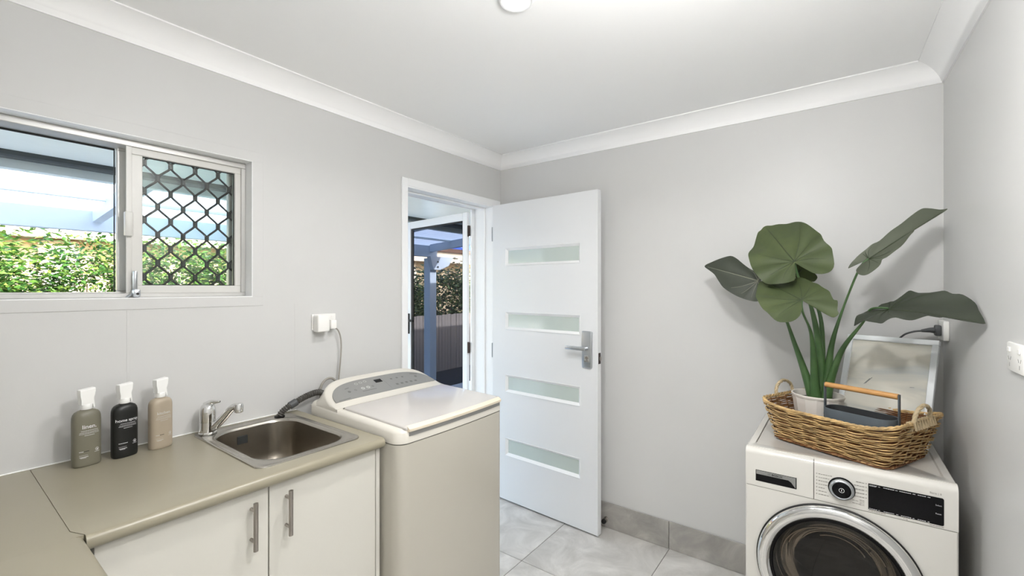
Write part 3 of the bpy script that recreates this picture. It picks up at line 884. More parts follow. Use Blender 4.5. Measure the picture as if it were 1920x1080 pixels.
# deck: slopes up to the back
def slope(ring, z_front, z_back):
    return [(x, y, z_front + (z_back - z_front) * (TX1 - x) / (TX1 - TX0)) for x, y, _ in ring]
dk = MB().loft([plan(TX0, TX1 + .001, TY0, TY1, .045, .897, .012),
                slope(plan(TX0, TX1 + .001, TY0, TY1, .045, 0, .012), .934, .950),
                slope(plan(TX0 + .003, TX1 - .004, TY0 + .006, TY1 - .006, .042, 0, .012), .944, .962),
                slope(plan(TX0 + .008, TX1 - .012, TY0 + .016, TY1 - .016, .036, 0, .011), .949, .968)])
TL(dk, 'deck', 'deck', 50)
# lid
lx0, lx1, ly0, ly1 = -1.672, TX1 + .001, TY0 + .030, TY1 - .020
def lz(x, h): return .9495 + .019 * (TX1 - x) / (TX1 - TX0) + h
def lring(o, h):
    ring = plan(lx0 + o, lx1 - o, ly0 + o, ly1 - o, .010, 0, .012)
    return [(x, y, lz(x, h)) for x, y, _ in ring]
lid = TL(MB().loft([lring(.001, -.004), lring(0, .004), lring(.003, .008), lring(.010, .0095)]), 'lid', 'lid', 50)
lp = MB()
ringA, ringB, ringC, ringD = [], [], [], []
for i in range(21):
    y = ly0 + .012 + (ly1 - ly0 - .024) * i / 20
    t_ = (y - (TY0 + TY1) / 2) / ((TY1 - TY0) / 2)
    bx = TX1 + .0012 + .012 * (1 - t_ * t_)
    ringA.append([(bx - .040, y, lz(bx, .0100)), (bx - .006, y, lz(bx, .0096)), (bx + .008, y, lz(bx, .000)), (bx + .007, y, lz(bx, -.010)), (bx - .004, y, lz(bx, -.012)), (bx - .04, y, lz(bx, .005))])
lipm = MB().loft(ringA)
lipm.v = [(x - TC[0], y - TC[1], z) for x, y, z in lipm.v]
lipm.build('lid_lip', 'lip', lid, 50)
gp = MB()
rA = []
for i in range(21):
    y = ly0 + .016 + (ly1 - ly0 - .032) * i / 20
    t_ = (y - (TY0 + TY1) / 2) / ((TY1 - TY0) / 2)
    bx = TX1 + .001 + .012 * (1 - t_ * t_)
    rA.append([(bx + .0015, y, .9405), (bx - .01, y, .9405), (bx - .01, y, .922), (bx + .0015, y, .922)])
TL(gp.loft(rA), 'finger_recess', 'silver', 50)
TL(MB().rbox(-1.6765, -1.6725, ly0, ly1, .962, .9655, .0005, 1), 'hinge_gap', 'seam', 0)
# console: sloping wedge whose top edge curves down at both ends
cy0, cy1, cxf = TY0 + .004, TY1 - .004, -1.678
def hk(t_):                        # t_ -1..1
    return (1 - abs(t_) ** 5.5) ** .55
def crest(y, base=0.0):
    t_ = 2 * (y - cy0) / (cy1 - cy0) - 1
    return hk(max(-1, min(1, t_)))
zb = .9635
ys = [cy0 + (cy1 - cy0) * (0.5 - 0.5 * math.cos(math.pi * i / 48)) for i in range(49)]
secs = []
for y in ys:
    h_ = max(.02, crest(y))
    xr = cxf - .192 * (.30 + .70 * h_); zr = zb + .084 * h_
    xm = cxf - .014; zm = zb + .012 * (1 if h_ > .3 else h_ / .3)
    secs.append([(cxf, y, zb - .012), (cxf, y, zb + .004 * h_), (xm, y, zb + .0065 * h_ + .0005), (xr + .012, y, zr - .006 * h_), (xr + .004, y, zr - .001), (xr - .004, y, zr - .001), (xr - .012, y, zr - .010 * h_), (TX0 + .012, y, zb - .012)])
con = TL(MB().loft(secs), 'console', 'deck', 40)
# grey fascia laid on the slope
def slope_pt(u, v_):               # u 0..1 along, v 0..1 up
    y = cy0 + .022 + (cy1 - cy0 - .044) * u
    t_ = 2 * u - 1
    h_ = (1 - abs(t_) ** 4.0) ** .5
    hh_ = max(.02, crest(y))
    x0_, z0_ = cxf - .014, zb + .0065
    x1_, z1_ = cxf - .192 + .012, zb + .084 - .006
    lo, hi = .17, .17 + .72 * max(.03, h_)
    s_ = lo + (hi - lo) * v_
    return Vector((x0_ + (x1_ - x0_) * s_, y, z0_ + (z1_ - z0_) * s_))
nrm = Vector((-(0.084 - .0125), 0, .166)).normalized(); nrm = Vector((abs(nrm.x), 0, nrm.z))
fm = MB()
us = [0.5 - 0.5 * math.cos(math.pi * i / 40) for i in range(41)]
def sec_panel(u, off):
    return [slope_pt(u, 0) + nrm * off, slope_pt(u, 1) + nrm * off]
rr_ = []
for u in us:
    a0, a1 = sec_panel(u, .0012); b0, b1 = sec_panel(u, -.003)
    rr_.append([a0, a1, b1, b0])
fm.loft(rr_)
fm.v = [tuple(v) for v in fm.v]
fas = TL(fm, 'control_panel', 'silver', 40, con)
def decal(name, m, u0, u1, v0, v1, off=.0018):
    q = [slope_pt(u0, v0), slope_pt(u1, v0), slope_pt(u1, v1), slope_pt(u0, v1)]
    mb = MB().add([p + nrm * off for p in q], [(0, 1, 2, 3)])
    mb.v = [(x - TC[0], y - TC[1], z) for x, y, z in mb.v]
    mb.build(name, m, con, 0, recalc=False)
decal('display', 'black_gloss', .445, .515, .60, .80)
marks = MB(); pale = MB()
def disc(mb, u, v_, r_, off=.0017, hole=0.0):
    c_ = slope_pt(u, v_) + nrm * off
    up_ = (slope_pt(u, min(1, v_ + .05)) - slope_pt(u, v_)).normalized()
    n = 14
    o_ = [c_ + Vector((0, 1, 0)) * (r_ * math.cos(2 * math.pi * i / n)) + up_ * (r_ * math.sin(2 * math.pi * i / n)) for i in range(n)]
    if hole:
        i_ = [c_ + Vector((0, 1, 0)) * (hole * math.cos(2 * math.pi * i / n)) + up_ * (hole * math.sin(2 * math.pi * i / n)) for i in range(n)]
        mb.add(o_ + i_, [(i, (i + 1) % n, n + (i + 1) % n, n + i) for i in range(n)])
    else:
        mb.add(o_, [tuple(range(n))])
disc(marks, .165, .45, .0075); disc(marks, .225, .45, .006, hole=.0035)
disc(pale, .295, .45, .0095, hole=.004); disc(pale, .345, .45, .0095, hole=.004); disc(marks, .39, .45, .006, hole=.003)
disc(pale, .275, .78, .008, hole=.006); disc(pale, .32, .80, .008, hole=.006); disc(pale, .365, .82, .008, hole=.006)
def dash(mb, u0, u1, v0, v1):
    mb.add([slope_pt(u0, v0) + nrm * .0017, slope_pt(u1, v0) + nrm * .0017, slope_pt(u1, v1) + nrm * .0017, slope_pt(u0, v1) + nrm * .0017], [(0, 1, 2, 3)])
dash(marks, .03, .13, .06, .10); dash(marks, .15, .19, .66, .70); dash(marks, .268, .40, .26, .29)
for u in (.60, .65, .70, .75, .80): dash(marks, u, u + .025, .22, .32)
for u in (.60, .66, .72): dash(marks, u, u + .02, .62, .70)
dash(marks, .53, .532, .12, .85); disc(marks, .86, .60, .008); dash(marks, .83, .90, .80, .86)
tag(TL(marks, 'panel_symbols', 'panel_ink', 0, con), kind='stuff'); tag(TL(pale, 'panel_buttons', 'panel_light', 0, con), kind='stuff')

# ------------------------------------------------------------------ hoses and the plug on the left wall
def corr(pts, r, pitch=.0085, amp=.0022):
    pts = [Vector(p) for p in pts]
    out, rr = [], []
    acc = 0
    for i in range(len(pts) - 1):
        seg = (pts[i + 1] - pts[i]); n = max(1, int(seg.length / (pitch / 4)))
        for j in range(n):
            out.append(pts[i] + seg * (j / n)); rr.append(r + amp * math.sin(2 * math.pi * acc / pitch)); acc += seg.length / n
    return out, rr
hp_ = catmull([(-1.930, .936, .9225), (-1.929, .945, .936), (-1.927, .968, .952), (-1.925, 1.005, .968), (-1.928, 1.055, .984), (-1.936, 1.12, .988), (-1.948, 1.18, .95)], 10)
ho = thing('drain_hose', 'dark grey ribbed drain hose hooked from the washing machine into the sink', 'hose', (-1.91, .98, .92))
p_, r_ = corr(hp_, .0125)
hm = MB().tube(p_, r_, 12); hm.v = [(x + 1.91, y - .98, z - .92) for x, y, z in hm.v]
hm.build('ribbed_tube', 'hose', ho, 0)
cf = catmull([(-1.9265, .978, .9565), (-1.9255, .992, .9625), (-1.925, 1.006, .9685)], 5)
cm = MB().tube(cf, .0165, 14); cm.v = [(x + 1.91, y - .98, z - .92) for x, y, z in cm.v]
cm.build('cuff', 'cord_dark', ho)
ih = MB().tube(catmull([(-1.955, 1.135, .93), (-1.957, 1.14, 1.005), (-1.958, 1.165, 1.036), (-1.958, 1.20, 1.035), (-1.955, 1.225, 1.00), (-1.95, 1.23, .93)], 8), .0055, 8).build('inlet_hose', 'cord', None)
tag(ih, 'thin grey looped hose rising behind the cream washing machine', 'hose')

ou = thing('wall_outlet', 'white wall outlet behind the plugged-in adapter above the washing machine', 'outlet', (L, 1.165, 1.31))
MB().rbox(.0003, .009, -.058, .062, -.037, .037, .003, 2).build('plate', 'plastic_w', ou)
MB().rbox(.008, .012, .036, .050, .012, .026, .0015, 1).build('switch', 'plastic_w', ou)
ad = thing('plug_adapter', 'square white plug-in adapter on the outlet above the bench', 'adapter', (L + .009, 1.140, 1.305))
MB().rbox(.0005, .046, -.030, .030, -.040, .040, .007, 3).build('housing', 'plastic_w', ad)
pc = thing('appliance_lead', 'grey power cord hanging from the outlet down behind the washing machine', 'power lead', (L + .009, 1.198, 1.30))
MB().rbox(.0035, .034, -.016, .016, -.026, .020, .008, 2).build('plug', 'plastic_w', pc)
MB().tube(catmull([(.022, .000, -.020), (.022, .024, -.030), (.021, .040, -.062), (.020, .046, -.11), (.020, .042, -.18), (.018, .034, -.27), (.016, .030, -.36)], 7), .0034, 8).build('cord', 'cord', pc)

# ------------------------------------------------------------------ front loading machine in the right corner
BX0, BX1, BY0, BY1, BZ = -.297, .301, 1.950, 2.528, .848
bc = (.002, 2.24)
fw = thing('front_load_washer', 'white front loading washer with chrome ringed glass door in the corner', 'washing machine', (bc[0], bc[1], 0))
def FW(mb, name, m, smooth=40, parent=None):
    mb.v = [(x - bc[0], y - bc[1], z) for x, y, z in mb.v]
    return mb.build(name, m, parent or fw, smooth)
sh = MB()
sh.box(BX0, BX0 + .012, BY0 + .012, BY1, .02, BZ - .03); sh.box(BX1 - .012, BX1, BY0 + .012, BY1, .02, BZ - .03)
sh.box(BX0 + .012, BX1 - .012, BY1 - .012, BY1, .02, BZ - .03); sh.box(BX0 + .012, BX1 - .012, BY0 + .012, BY1 - .012, .02, .04)
FW(sh, 'cabinet_body', 'white_app', 0)
for x in (BX0 + .05, BX1 - .05):
    for y in (BY0 + .06, BY1 - .06):
        FW(MB().lathe([(0, 0), (.02, 0), (.02, .008), (.012, .01), (.012, .022), (0, .022)], 12, (x, y, 0)), 'foot', 'black_soft')
# lower front with the round port
DCX, DCZ, DR = -.012, .450, .243
fz0, fz1 = .10, .7000
def rect_hit(a_):
    ca, sa = math.cos(a_), math.sin(a_)
    ts = []
    if ca > 1e-9: ts.append((BX1 - DCX) / ca)
    if ca < -1e-9: ts.append((BX0 - DCX) / ca)
    if sa > 1e-9: ts.append((fz1 - DCZ) / sa)
    if sa < -1e-9: ts.append((fz0 - DCZ) / sa)
    t_ = min(ts)
    return (DCX + t_ * ca, DCZ + t_ * sa)
angs = sorted(set([2 * math.pi * i / 96 for i in range(96)] + [math.atan2(z - DCZ, x - DCX) % (2 * math.pi) for x in (BX0, BX1) for z in (fz0, fz1)]))
ro, rf, rb_, r2 = [], [], [], []
for a_ in angs:
    x, z = rect_hit(a_)
    ex = .004 * (1 if abs(x - BX0) < 1e-6 else (-1 if abs(x - BX1) < 1e-6 else 0))
    ro.append((x, BY0 + .014, z)); rf.append((x, BY0 + .004, z)); r2.append((x + ex, BY0, z))
    rb_.append((DCX + .215 * math.cos(a_), BY0, DCZ + .215 * math.sin(a_)))
rin = [(x, BY0 + .03, z) for x, y, z in rb_]
FW(MB().loft([ro, rf, r2, rb_, rin], True, False, False), 'front_panel', 'white_app', 30)
FW(MB().rbox(BX0, BX1, BY0 + .004, BY0 + .016, .022, .0975, .003, 1), 'plinth', 'white_app')
FW(MB().box(BX0 + .003, BX1 - .003, BY0 + .003, BY0 + .012, .6995, .7025), 'seam_gap', 'seam', 0)
# fascia: dispenser drawer at the left, control fascia at the right, both rolling over the top front edge
def fascia_prof():
    out = [(BY0 + .014, .7022), (BY0 + .001, .7022)]
    for i in range(7):
        a_ = math.pi / 2 * i / 6
        out.append((BY0 + .001 + .022 * (1 - math.cos(a_)), BZ - .024 + .022 * math.sin(a_) ))
    return out + [(BY0 + .03, BZ - .002), (BY0 + .03, .7022)]
fp = fascia_prof()
VX = -.0752
for nm, x0, x1 in (('dispenser_drawer', BX0, VX - .0012), ('control_fascia', VX + .0012, BX1)):
    o_ = FW(MB().prism(fp, lambda y, z, x0=x0: (x0, y, z), lambda y, z, x1=x1: (x1, y, z)), nm, 'white_app', 40)
    if nm == 'dispenser_drawer': drw = o_
    else: cfa = o_
FW(MB().box(VX - .0012, VX + .0012, BY0 + .004, BY0 + .02, .7022, BZ - .008), 'seam_gap', 'seam', 0)
top = MB().loft([rrect(BX0, BX1, BY0 + .022, BY1, .016, BZ - .030), rrect(BX0, BX1, BY0 + .022, BY1, .016, BZ - .006), rrect(BX0 + .004, BX1 - .004, BY0 + .022, BY1 - .004, .014, BZ - .001),
                 rrect(BX0 + .024, BX1 - .024, BY0 + .058, BY1 - .024, .018, BZ - .001), rrect(BX0 + .028, BX1 - .028, BY0 + .063, BY1 - .028, .016, BZ - .005)])
FW(top, 'top_panel', 'white_app', 40)
FW(MB().box(BX0 + .0262, BX0 + .0272, BY0 + .09, BY1 - .06, BZ - .004, BZ - .0006), 'top_groove', 'seam', 0)
YF = BY0 + .001
def FT(v, f, x, z, m, nm, parent, off=.0006):
    mb = MB().add([(x + a_, YF - off, z + b_) for a_, b_ in v], f)
    mb.v = [(p[0] - bc[0], p[1] - bc[1], p[2]) for p in mb.v]
    return mb.build(nm, m, parent, 0, recalc=False)
# drawer grip: framed dark recess with a bright sloping bezel
dx0, dx1, dz0, dz1 = -.262, -.128, .7225, .7645
FW(MB().box(dx0, dx1, YF - .0008, YF + .003, dz0, dz1), 'grip_frame', 'black_gloss', 0, drw)
FW(MB().add([(dx0 + .002, YF - .0012, dz1 - .0015), (dx0 + .002, YF - .0012, dz1 - .0155), (dx1 - .026, YF - .0012, dz1 - .0155), (dx1 - .017, YF - .0012, dz1 - .021), (dx1 - .0045, YF - .0012, dz0 + .003), (dx1 - .0028, YF - .0012, dz0 + .003), (dx1 - .0028, YF - .0012, dz1 - .0015)],
            [(0, 1, 2, 3, 4, 5, 6)]), 'grip_bezel', 'silver', 0, drw)
v, f = text2d('BOSCH', .0105, .00022); FT(v, f, -.208, .7525, 'ink_black', 'lettering', drw, .0017)
def flat_ring(cx, cz, r0, r1, n=24):
    vv = []
    for i in range(n):
        a_ = 2 * math.pi * i / n
        vv += [(cx + r0 * math.cos(a_), cz + r0 * math.sin(a_)), (cx + r1 * math.cos(a_), cz + r1 * math.sin(a_))]
    return vv, [(2 * i, 2 * ((i + 1) % n), 2 * ((i + 1) % n) + 1, 2 * i + 1) for i in range(n)]
v, f = flat_ring(-.2165, .7568, .0048, .0040); FT(v, f, 0, 0, 'panel_ink', 'emblem', drw, .0017)
FT([(-.2185, .7545), (-.2175, .7545), (-.2175, .759), (-.2185, .759), (-.2155, .7545), (-.2145, .7545), (-.2145, .759), (-.2155, .759), (-.2175, .7563), (-.2155, .7563), (-.2155, .7573), (-.2175, .7573)],
   [(0, 1, 2, 3), (4, 5, 6, 7), (8, 9, 10, 11)], 0, 0, 'panel_ink', 'emblem', drw, .0017)
# dial
dl = (.006, .7615)
dial = FW(MB().lathe([(.039, .001), (.039, -.004), (.0375, -.006), (.0365, -.006), (.0355, -.004)], 48, (dl[0], YF, dl[1]), 'y'), 'dial_collar', 'black_gloss', 40, cfa)
FW(MB().lathe([(.0355, .0), (.0355, -.012), (.0335, -.017), (.030, -.019), (.0275, -.018)], 48, (dl[0], YF, dl[1]), 'y'), 'dial_ring', 'satin_chrome', 40, cfa)
FW(MB().lathe([(.028, -.0), (.028, -.0178), (.026, -.0188), (.0001, -.0192)], 40, (dl[0], YF, dl[1]), 'y'), 'dial_cap', 'black_gloss', 40, cfa)
v, f = flat_ring(dl[0], dl[1], .0080, .0066); FT(v, f, 0, 0, 'ink_white', 'power_symbol', cfa, .0197)
FT([(-.001, -.003), (.001, -.003), (.001, .004), (-.001, .004)], [(0, 1, 2, 3)], dl[0], dl[1], 'ink_white', 'power_symbol', cfa, .0197)
# programme lists either side of the dial, too small to read in the photo
pl = MB()
def bar2(x0, x1, z, h=.0022):
    n = max(2, int((x1 - x0) / .0065))
    for i in range(n):
        a0, a1 = x0 + (x1 - x0) * i / n, x0 + (x1 - x0) * (i + .86) / n
        hh_ = h * (.75 + .5 * random.random())
        pl.add([(a0, YF - .0006, z), (a1, YF - .0006, z), (a1, YF - .0006, z + hh_), (a0, YF - .0006, z + hh_)], [(0, 1, 2, 3)])
for i, w_ in enumerate((.041, .034, .034, .033, .020, .026, .032)):
    z_ = .7965 - i * .0122
    bar2(-.0680, -.0645, z_, .003); bar2(-.0615, -.0615 + w_, z_)
for i, w_ in enumerate((.024, .030, .026, .027, .030)):
    z_ = .7955 - i * .0125
    bar2(.0725, .0755, z_, .003); bar2(.0700 - w_, .0700, z_)
for i in range(4): bar2(.056, .0700, .7345 - i * .0052, .0016)
bar2(.036, .054, .7300, .0018); bar2(.036, .060, .7200, .0018)
tag(FW(pl, 'programme_print', 'ink', 0, cfa), kind='stuff')
# display
sx0, sx1, sz0, sz1 = .0795, .2675, .7115, .7995
dsp = MB()
pol = []
for cx, cz, a0 in ((sx1 - .005, sz1 - .005, 0), (sx0, sz1, None), (sx0, sz0, None), (sx1 - .005, sz0 + .005, 270)):
    if a0 is None: pol.append((cx, cz))
    else: pol += [(cx + .005 * math.cos(R(a0 + 15 * i)), cz + .005 * math.sin(R(a0 + 15 * i))) for i in range(7)]
dsp.prism(pol, lambda x, z: (x, YF + .003, z), lambda x, z: (x, YF - .001, z))
FW(dsp, 'display', 'black_gloss', 30, cfa)
dt = MB()
def bar3(x0, x1, z, h=.0018):
    n = max(2, int((x1 - x0) / .005))
    for i in range(n):
        a0, a1 = x0 + (x1 - x0) * i / n, x0 + (x1 - x0) * (i + .85) / n
        dt.add([(a0, YF - .0016, z), (a1, YF - .0016, z), (a1, YF - .0016, z + h), (a0, YF - .0016, z + h)], [(0, 1, 2, 3)])
bar3(.082, .103, .7945, .0013); bar3(.082, .101, .7920, .0013); bar3(.106, .111, .7935)
for x0, x1 in ((.119, .148), (.150, .156), (.160, .190), (.193, .200), (.205, .226), (.229, .236)): bar3(x0, x1, .7935)
for x0, x1 in ((.082, .104), (.106, .111), (.120, .148), (.152, .158), (.164, .190), (.193, .198), (.205, .226), (.229, .234)): bar3(x0, x1, .7140)
tag(FW(dt, 'display_print', 'ink_white', 0, cfa), kind='stuff')
v, f = text2d('Select', .0062); FT(v, f, .2475, .7725, 'ink_white', 'lettering', cfa, .0016)
v, f = text2d('Reset', .0062); FT(v, f, .2475, .7455, 'ink_white', 'lettering', cfa, .0016)
v, f = text2d('Serie | 8', .0085); FT(v, f, .2340, .8080, 'ink', 'lettering', cfa)
v, f = text2d('9 kg', .0065); FT(v, f, .170, .7050, 'ink', 'lettering', cfa)
pl2 = MB()
pl, keep = pl2, pl
bar2(.080, .126, .7065, .0016); bar2(.234, .268, .7062, .0016)
tag(FW(pl2, 'small_print', 'ink', 0, cfa), kind='stuff')
# door: chrome ring, black inner ring, smoked glass bowl
dpt = (DCX, BY0, DCZ)
FW(MB().lathe([(.2445, -.001), (.2465, -.004), (.2465, -.010), (.243, -.012), (.241, -.010)], 96, dpt, 'y'), 'door_edge', 'black_soft', 40)
dr = FW(MB().lathe([(.2405, .006), (.2435, -.010), (.2415, -.022), (.232, -.031), (.215, -.032), (.202, -.026), (.199, -.018)], 96, dpt, 'y'), 'door_ring', 'chrome', 60)
FW(MB().lathe([(.200, -.020), (.193, -.022), (.184, -.012), (.182, .004)], 96, dpt, 'y'), 'inner_ring', 'black_gloss', 40, dr)
FW(MB().lathe([(.1945, -.018), (.170, -.025), (.12, -.030), (.06, -.0325), (.0001, -.033)], 72, dpt, 'y'), 'door_glass', 'smoke', 60, dr)
FW(MB().lathe([(.184, .0), (.165, .02), (.150, .075), (.130, .105), (.08, .12), (.0001, .124)], 72, dpt, 'y'), 'glass_bowl', 'smoke', 60, dr)
FW(MB().lathe([(.215, .02), (.210, .045), (.2, .05), (.225, .07), (.225, .36), (.10, .375), (.0001, .375)], 60, dpt, 'y'), 'drum', 'drum', 40)
hl = MB()  # thin chrome arcs standing in for highlights on the glass bowl
for r0_, dy_, a0, a1 in ((.150, .055, 20, 165), (.165, .02, 100, 190), (.118, .09, 30, 150), (.095, .10, 25, 120)):
    hl.tube([(DCX + r0_ * math.cos(R(a0 + (a1 - a0) * i / 24)), BY0 + dy_, DCZ + .01 + r0_ * .86 * math.sin(R(a0 + (a1 - a0) * i / 24))) for i in range(25)], .0032, 6)
FW(hl, 'bowl_highlights', 'chrome', 60, dr)
for k_ in range(3):
    a_ = R(60 + 120 * k_)
    q = MB().rbox(-.02, .02, .08, .34, .185, .224, .012, 2)
    q.xform(Matrix.Translation((DCX, BY0, DCZ)) @ Matrix.Rotation(a_, 4, 'Y'))
    FW(q, 'drum_paddle', 'drum')

# ------------------------------------------------------------------ outlets on the right side
oR = thing('wall_outlet', 'white wall outlet in the corner behind the framed print', 'outlet', (rwx(2.48), 2.48, 1.298), R(181.2))
MB().rbox(.0004, .018, -.050, .050, -.038, .040, .003, 2).build('plate', 'plastic_w', oR)
pcR = thing('appliance_lead', 'charcoal plug and cord in the corner outlet behind the print', 'power lead', (rwx(2.48) - .018, 2.47, 1.298), R(181.2))
MB().rbox(.0006, .020, -.016, .016, -.022, .022, .005, 2).tube([(.02, 0, 0), (.034, 0, 0), (.06, 0, -.004)], [.0125, .010, .0055], 12).build('plug', 'cord_dark', pcR)
MB().tube(catmull([(.058, 0, -.004), (.085, -.004, -.010), (.115, -.010, -.028), (.135, -.018, -.07), (.145, -.024, -.20), (.147, -.026, -.435)], 8), .0036, 8).build('cord', 'cord_dark', pcR)
oS = thing('power_point', 'white double power point at the right edge on the right wall', 'outlet', (rwx(1.655), 1.655, 1.293), R(181.2))
MB().rbox(.0004, .010, -.060, .060, -.037, .037, .004, 2).build('plate', 'plastic_w', oS)
for y in (-.036, .036):
    MB().rbox(.0095, .0135, y - .009, y + .009, .013, .025, .0015, 1).build('switch', 'plastic_w', oS)
    s_ = MB()
    for dy_, dz_, a_ in ((-.008, -.004, 30), (.008, -.004, -30), (0, -.020, 0)):
        q = MB().box(.0096, .0104, -.0011, .0011, -.005, .005); q.xform(Matrix.Translation((0, y + dy_, dz_)) @ Matrix.Rotation(R(a_), 4, 'X')); s_.add(q.v, q.f)
    s_.build('socket_slots', 'slot', oS, 0)
# door stop on the tiled skirting
ds = thing('door_stop', 'small dark door stop on the tiled skirting behind the open door', 'door stop', (-1.150, B - .0095, .055))
MB().lathe([(0, -.0005), (.014, -.0005), (.014, -.006), (.008, -.009), (.007, -.030), (.012, -.033)], 18, (0, 0, 0), 'y').build('base', 'nickel', ds)
MB().lathe([(.0, -.033), (.0135, -.033), (.0145, -.040), (.012, -.048), (0, -.049)], 18, (0, 0, 0), 'y').build('rubber_tip', 'black_soft', ds)

# ------------------------------------------------------------------ wicker basket on the front loader
BT = BZ - .001
BR = R(-25.5)
bk = thing('wicker_basket', 'rectangular honey willow basket with looped handles on the front loader', 'basket', (.018, 2.19, BT), BR)
def bk_half(z):                    # z 0..0.135 -> x half, y front, y back
    t_ = z / .135
    return (.197 + .036 * t_, -.150 - .034 * t_, .156 + .046 * t_)
def bk_pt(s_, z, off=0.0):
    """s_ 0..1 round the side at height z"""
    hx, yf, yb = bk_half(z)
    hx += off; yf -= off; yb += off
    ring = rrect(-hx, hx, yf, yb, .045, z, 8)
    per = []
    acc = [0]
    for i in range(len(ring)):
        p, q = Vector(ring[i]), Vector(ring[(i + 1) % len(ring)])
        acc.append(acc[-1] + (q - p).length)
    d = (s_ % 1.0) * acc[-1]
    for i in range(len(ring)):
        if acc[i + 1] >= d - 1e-9:
            p, q = Vector(ring[i]), Vector(ring[(i + 1) % len(ring)])
            return p + (q - p) * ((d - acc[i]) / max(1e-9, acc[i + 1] - acc[i]))
    return Vector(ring[0])
def sag(p):                        # the rim rises a little toward the two short ends
    return .022 * max(0.0, (abs(p.x) - .10) / .13) ** 2
NS = 30
wv = MB(); wd = MB()
rows = 18
for r0 in range(rows):
    z = .006 + .126 * r0 / (rows - 1)
    pts = []
    N = NS * 6
    for i in range(N):
        s_ = i / N
        off = (.0066 if r0 % 3 else -.0030) * math.cos(math.pi * NS * s_) + random.uniform(-.0007, .0007)
        p = bk_pt(s_, z, off)
        p.z += sag(p) * (z / .135) + random.uniform(-.0004, .0004) + .0016 * math.sin(7 * s_ * 6.28 + r0 * 1.3)
        pts.append(p)
    pts.append(pts[0])
    wv.tube(pts, .0023 * random.uniform(.85, 1.12), 5, False)
wv.build('woven_wands', 'wicker', bk, 60)
wi = MB()  # dark strands fill the gaps in place of the basket's shaded inside
for r0 in range(20):
    z = .008 + .122 * r0 / 19
    pts = []
    for i in range(97):
        p = bk_pt(i / 96, z, -.0085 + .0012 * math.cos(i * 1.7 + r0)); p.z += sag(p) * (z / .135); pts.append(p)
    wi.tube(pts, .0030, 4, False)
wi.build('shade_weave', 'wicker_dark', bk, 60)
for i in range(NS):
    s_ = (i + .5) / NS
    wd.tube([bk_pt(s_, z, -.002) + Vector((0, 0, sag(bk_pt(s_, z, 0)) * z / .135)) for z in (0, .03, .06, .09, .12, .135)], .0024, 5)
wd.build('upright_stakes', 'wicker_dark', bk, 60)
rim_ = MB()
for k_ in range(3):
    pts = []
    N = 240
    for i in range(N + 1):
        s_ = i / N
        a_ = 2 * math.pi * (s_ * 26 + k_ / 3)
        p = bk_pt(s_, .135, .0035 * math.cos(a_))
        p.z += sag(p) + .0035 * math.sin(a_) + .002
        pts.append(p)
    rim_.tube(pts, .0036, 6, False)
rim_.build('braided_rim', 'wicker', bk, 60)
fb = MB()
for k_ in range(3):
    pts = []
    N = 200
    for i in range(N + 1):
        s_ = i / N; a_ = 2 * math.pi * (s_ * 20 + k_ / 3)
        p = bk_pt(s_, .0055, .003 * math.cos(a_)); p.z += .003 * math.sin(a_); pts.append(p)
    fb.tube(pts, .003, 5, False)
fb.build('foot_braid', 'wicker_dark', bk, 60)
bs = MB()
for i in range(46):
    y = -.148 + .300 * i / 45
    bs.tube([(-.190, y, .0075), (-.06, y, .0075 + .001 * (-1) ** i), (.06, y, .0075 - .001 * (-1) ** i), (.190, y, .0075)], .0034, 5)
bs.build('woven_base', 'wicker_dark', bk, 60)
for sx in (-1, 1):
    hx, yf, yb = bk_half(.135)
    ym = (yf + yb) / 2 - .01
    zt = .135 + .022
    arc = catmull([(sx * (hx - .012), ym - .062, zt - .045), (sx * (hx + .002), ym - .062, zt + .004), (sx * (hx + .006), ym - .048, zt + .040), (sx * (hx + .008), ym, zt + .058),
                   (sx * (hx + .006), ym + .048, zt + .040), (sx * (hx + .002), ym + .062, zt + .004), (sx * (hx - .012), ym + .062, zt - .045)], 12)
    h = MB()
    for k_ in range(3):
        pts = []
        for i, p in enumerate(arc):
            t_ = (arc[min(i + 1, len(arc) - 1)] - arc[max(i - 1, 0)]).normalized()
            u_ = Vector((1, 0, 0)); w_ = t_.cross(u_)
            a_ = i * .42 + k_ * 2.094
            pts.append(p + (u_ * math.cos(a_) + w_ * math.sin(a_)) * .0034)
        h.tube(pts, .0040, 6)
    h.build('handle', 'wicker_pale', bk, 60)
    if sx == 1:
        wr_ = MB()
        for j in range(9):
            c_ = Vector((hx, ym - .075 + .019 * j, zt - .004))
            wr_.tube([c_ + Vector((-.012, -.008, -.020)), c_ + Vector((-.008, -.002, .010)), c_ + Vector((.006, .006, .012)), c_ + Vector((.011, .012, -.016))], .0042, 5)
        wr_.build('handle_lashing', 'wicker_pale', bk, 60)

def to_world(x, y, z=0.0):
    c_, s_ = math.cos(BR), math.sin(BR)
    return (.018 + x * c_ - y * s_, 2.19 + x * s_ + y * c_, BT + z)

# ------------------------------------------------------------------ planter with the big leaved plant
FLOORZ = .0125
PW = to_world(-.126, .050, FLOORZ)
pt_ = thing('planter', 'white faceted ceramic pot standing in the basket', 'pot', PW, R(12))
NF = 14
def poly(r_, z, n=NF): return [(r_ * math.cos(2 * math.pi * i / n), r_ * math.sin(2 * math.pi * i / n), z) for i in range(n)]
PH = .162
MB().loft([poly(.066, 0), poly(.072, .006), poly(.0935, PH - .012)], cap1=False).build('faceted_wall', 'pot', pt_, 12)
MB().lathe([(.0925, PH - .013), (.0955, PH - .008), (.0955, PH - .002), (.0935, PH), (.0900, PH - .001), (.0885, PH - .006), (.084, PH - .028)], 48).build('rim', 'pot', pt_)
MB().lathe([(.0845, PH - .027), (.05, PH - .022), (.0001, PH - .018)], 32).build('soil', 'soil', pt_)

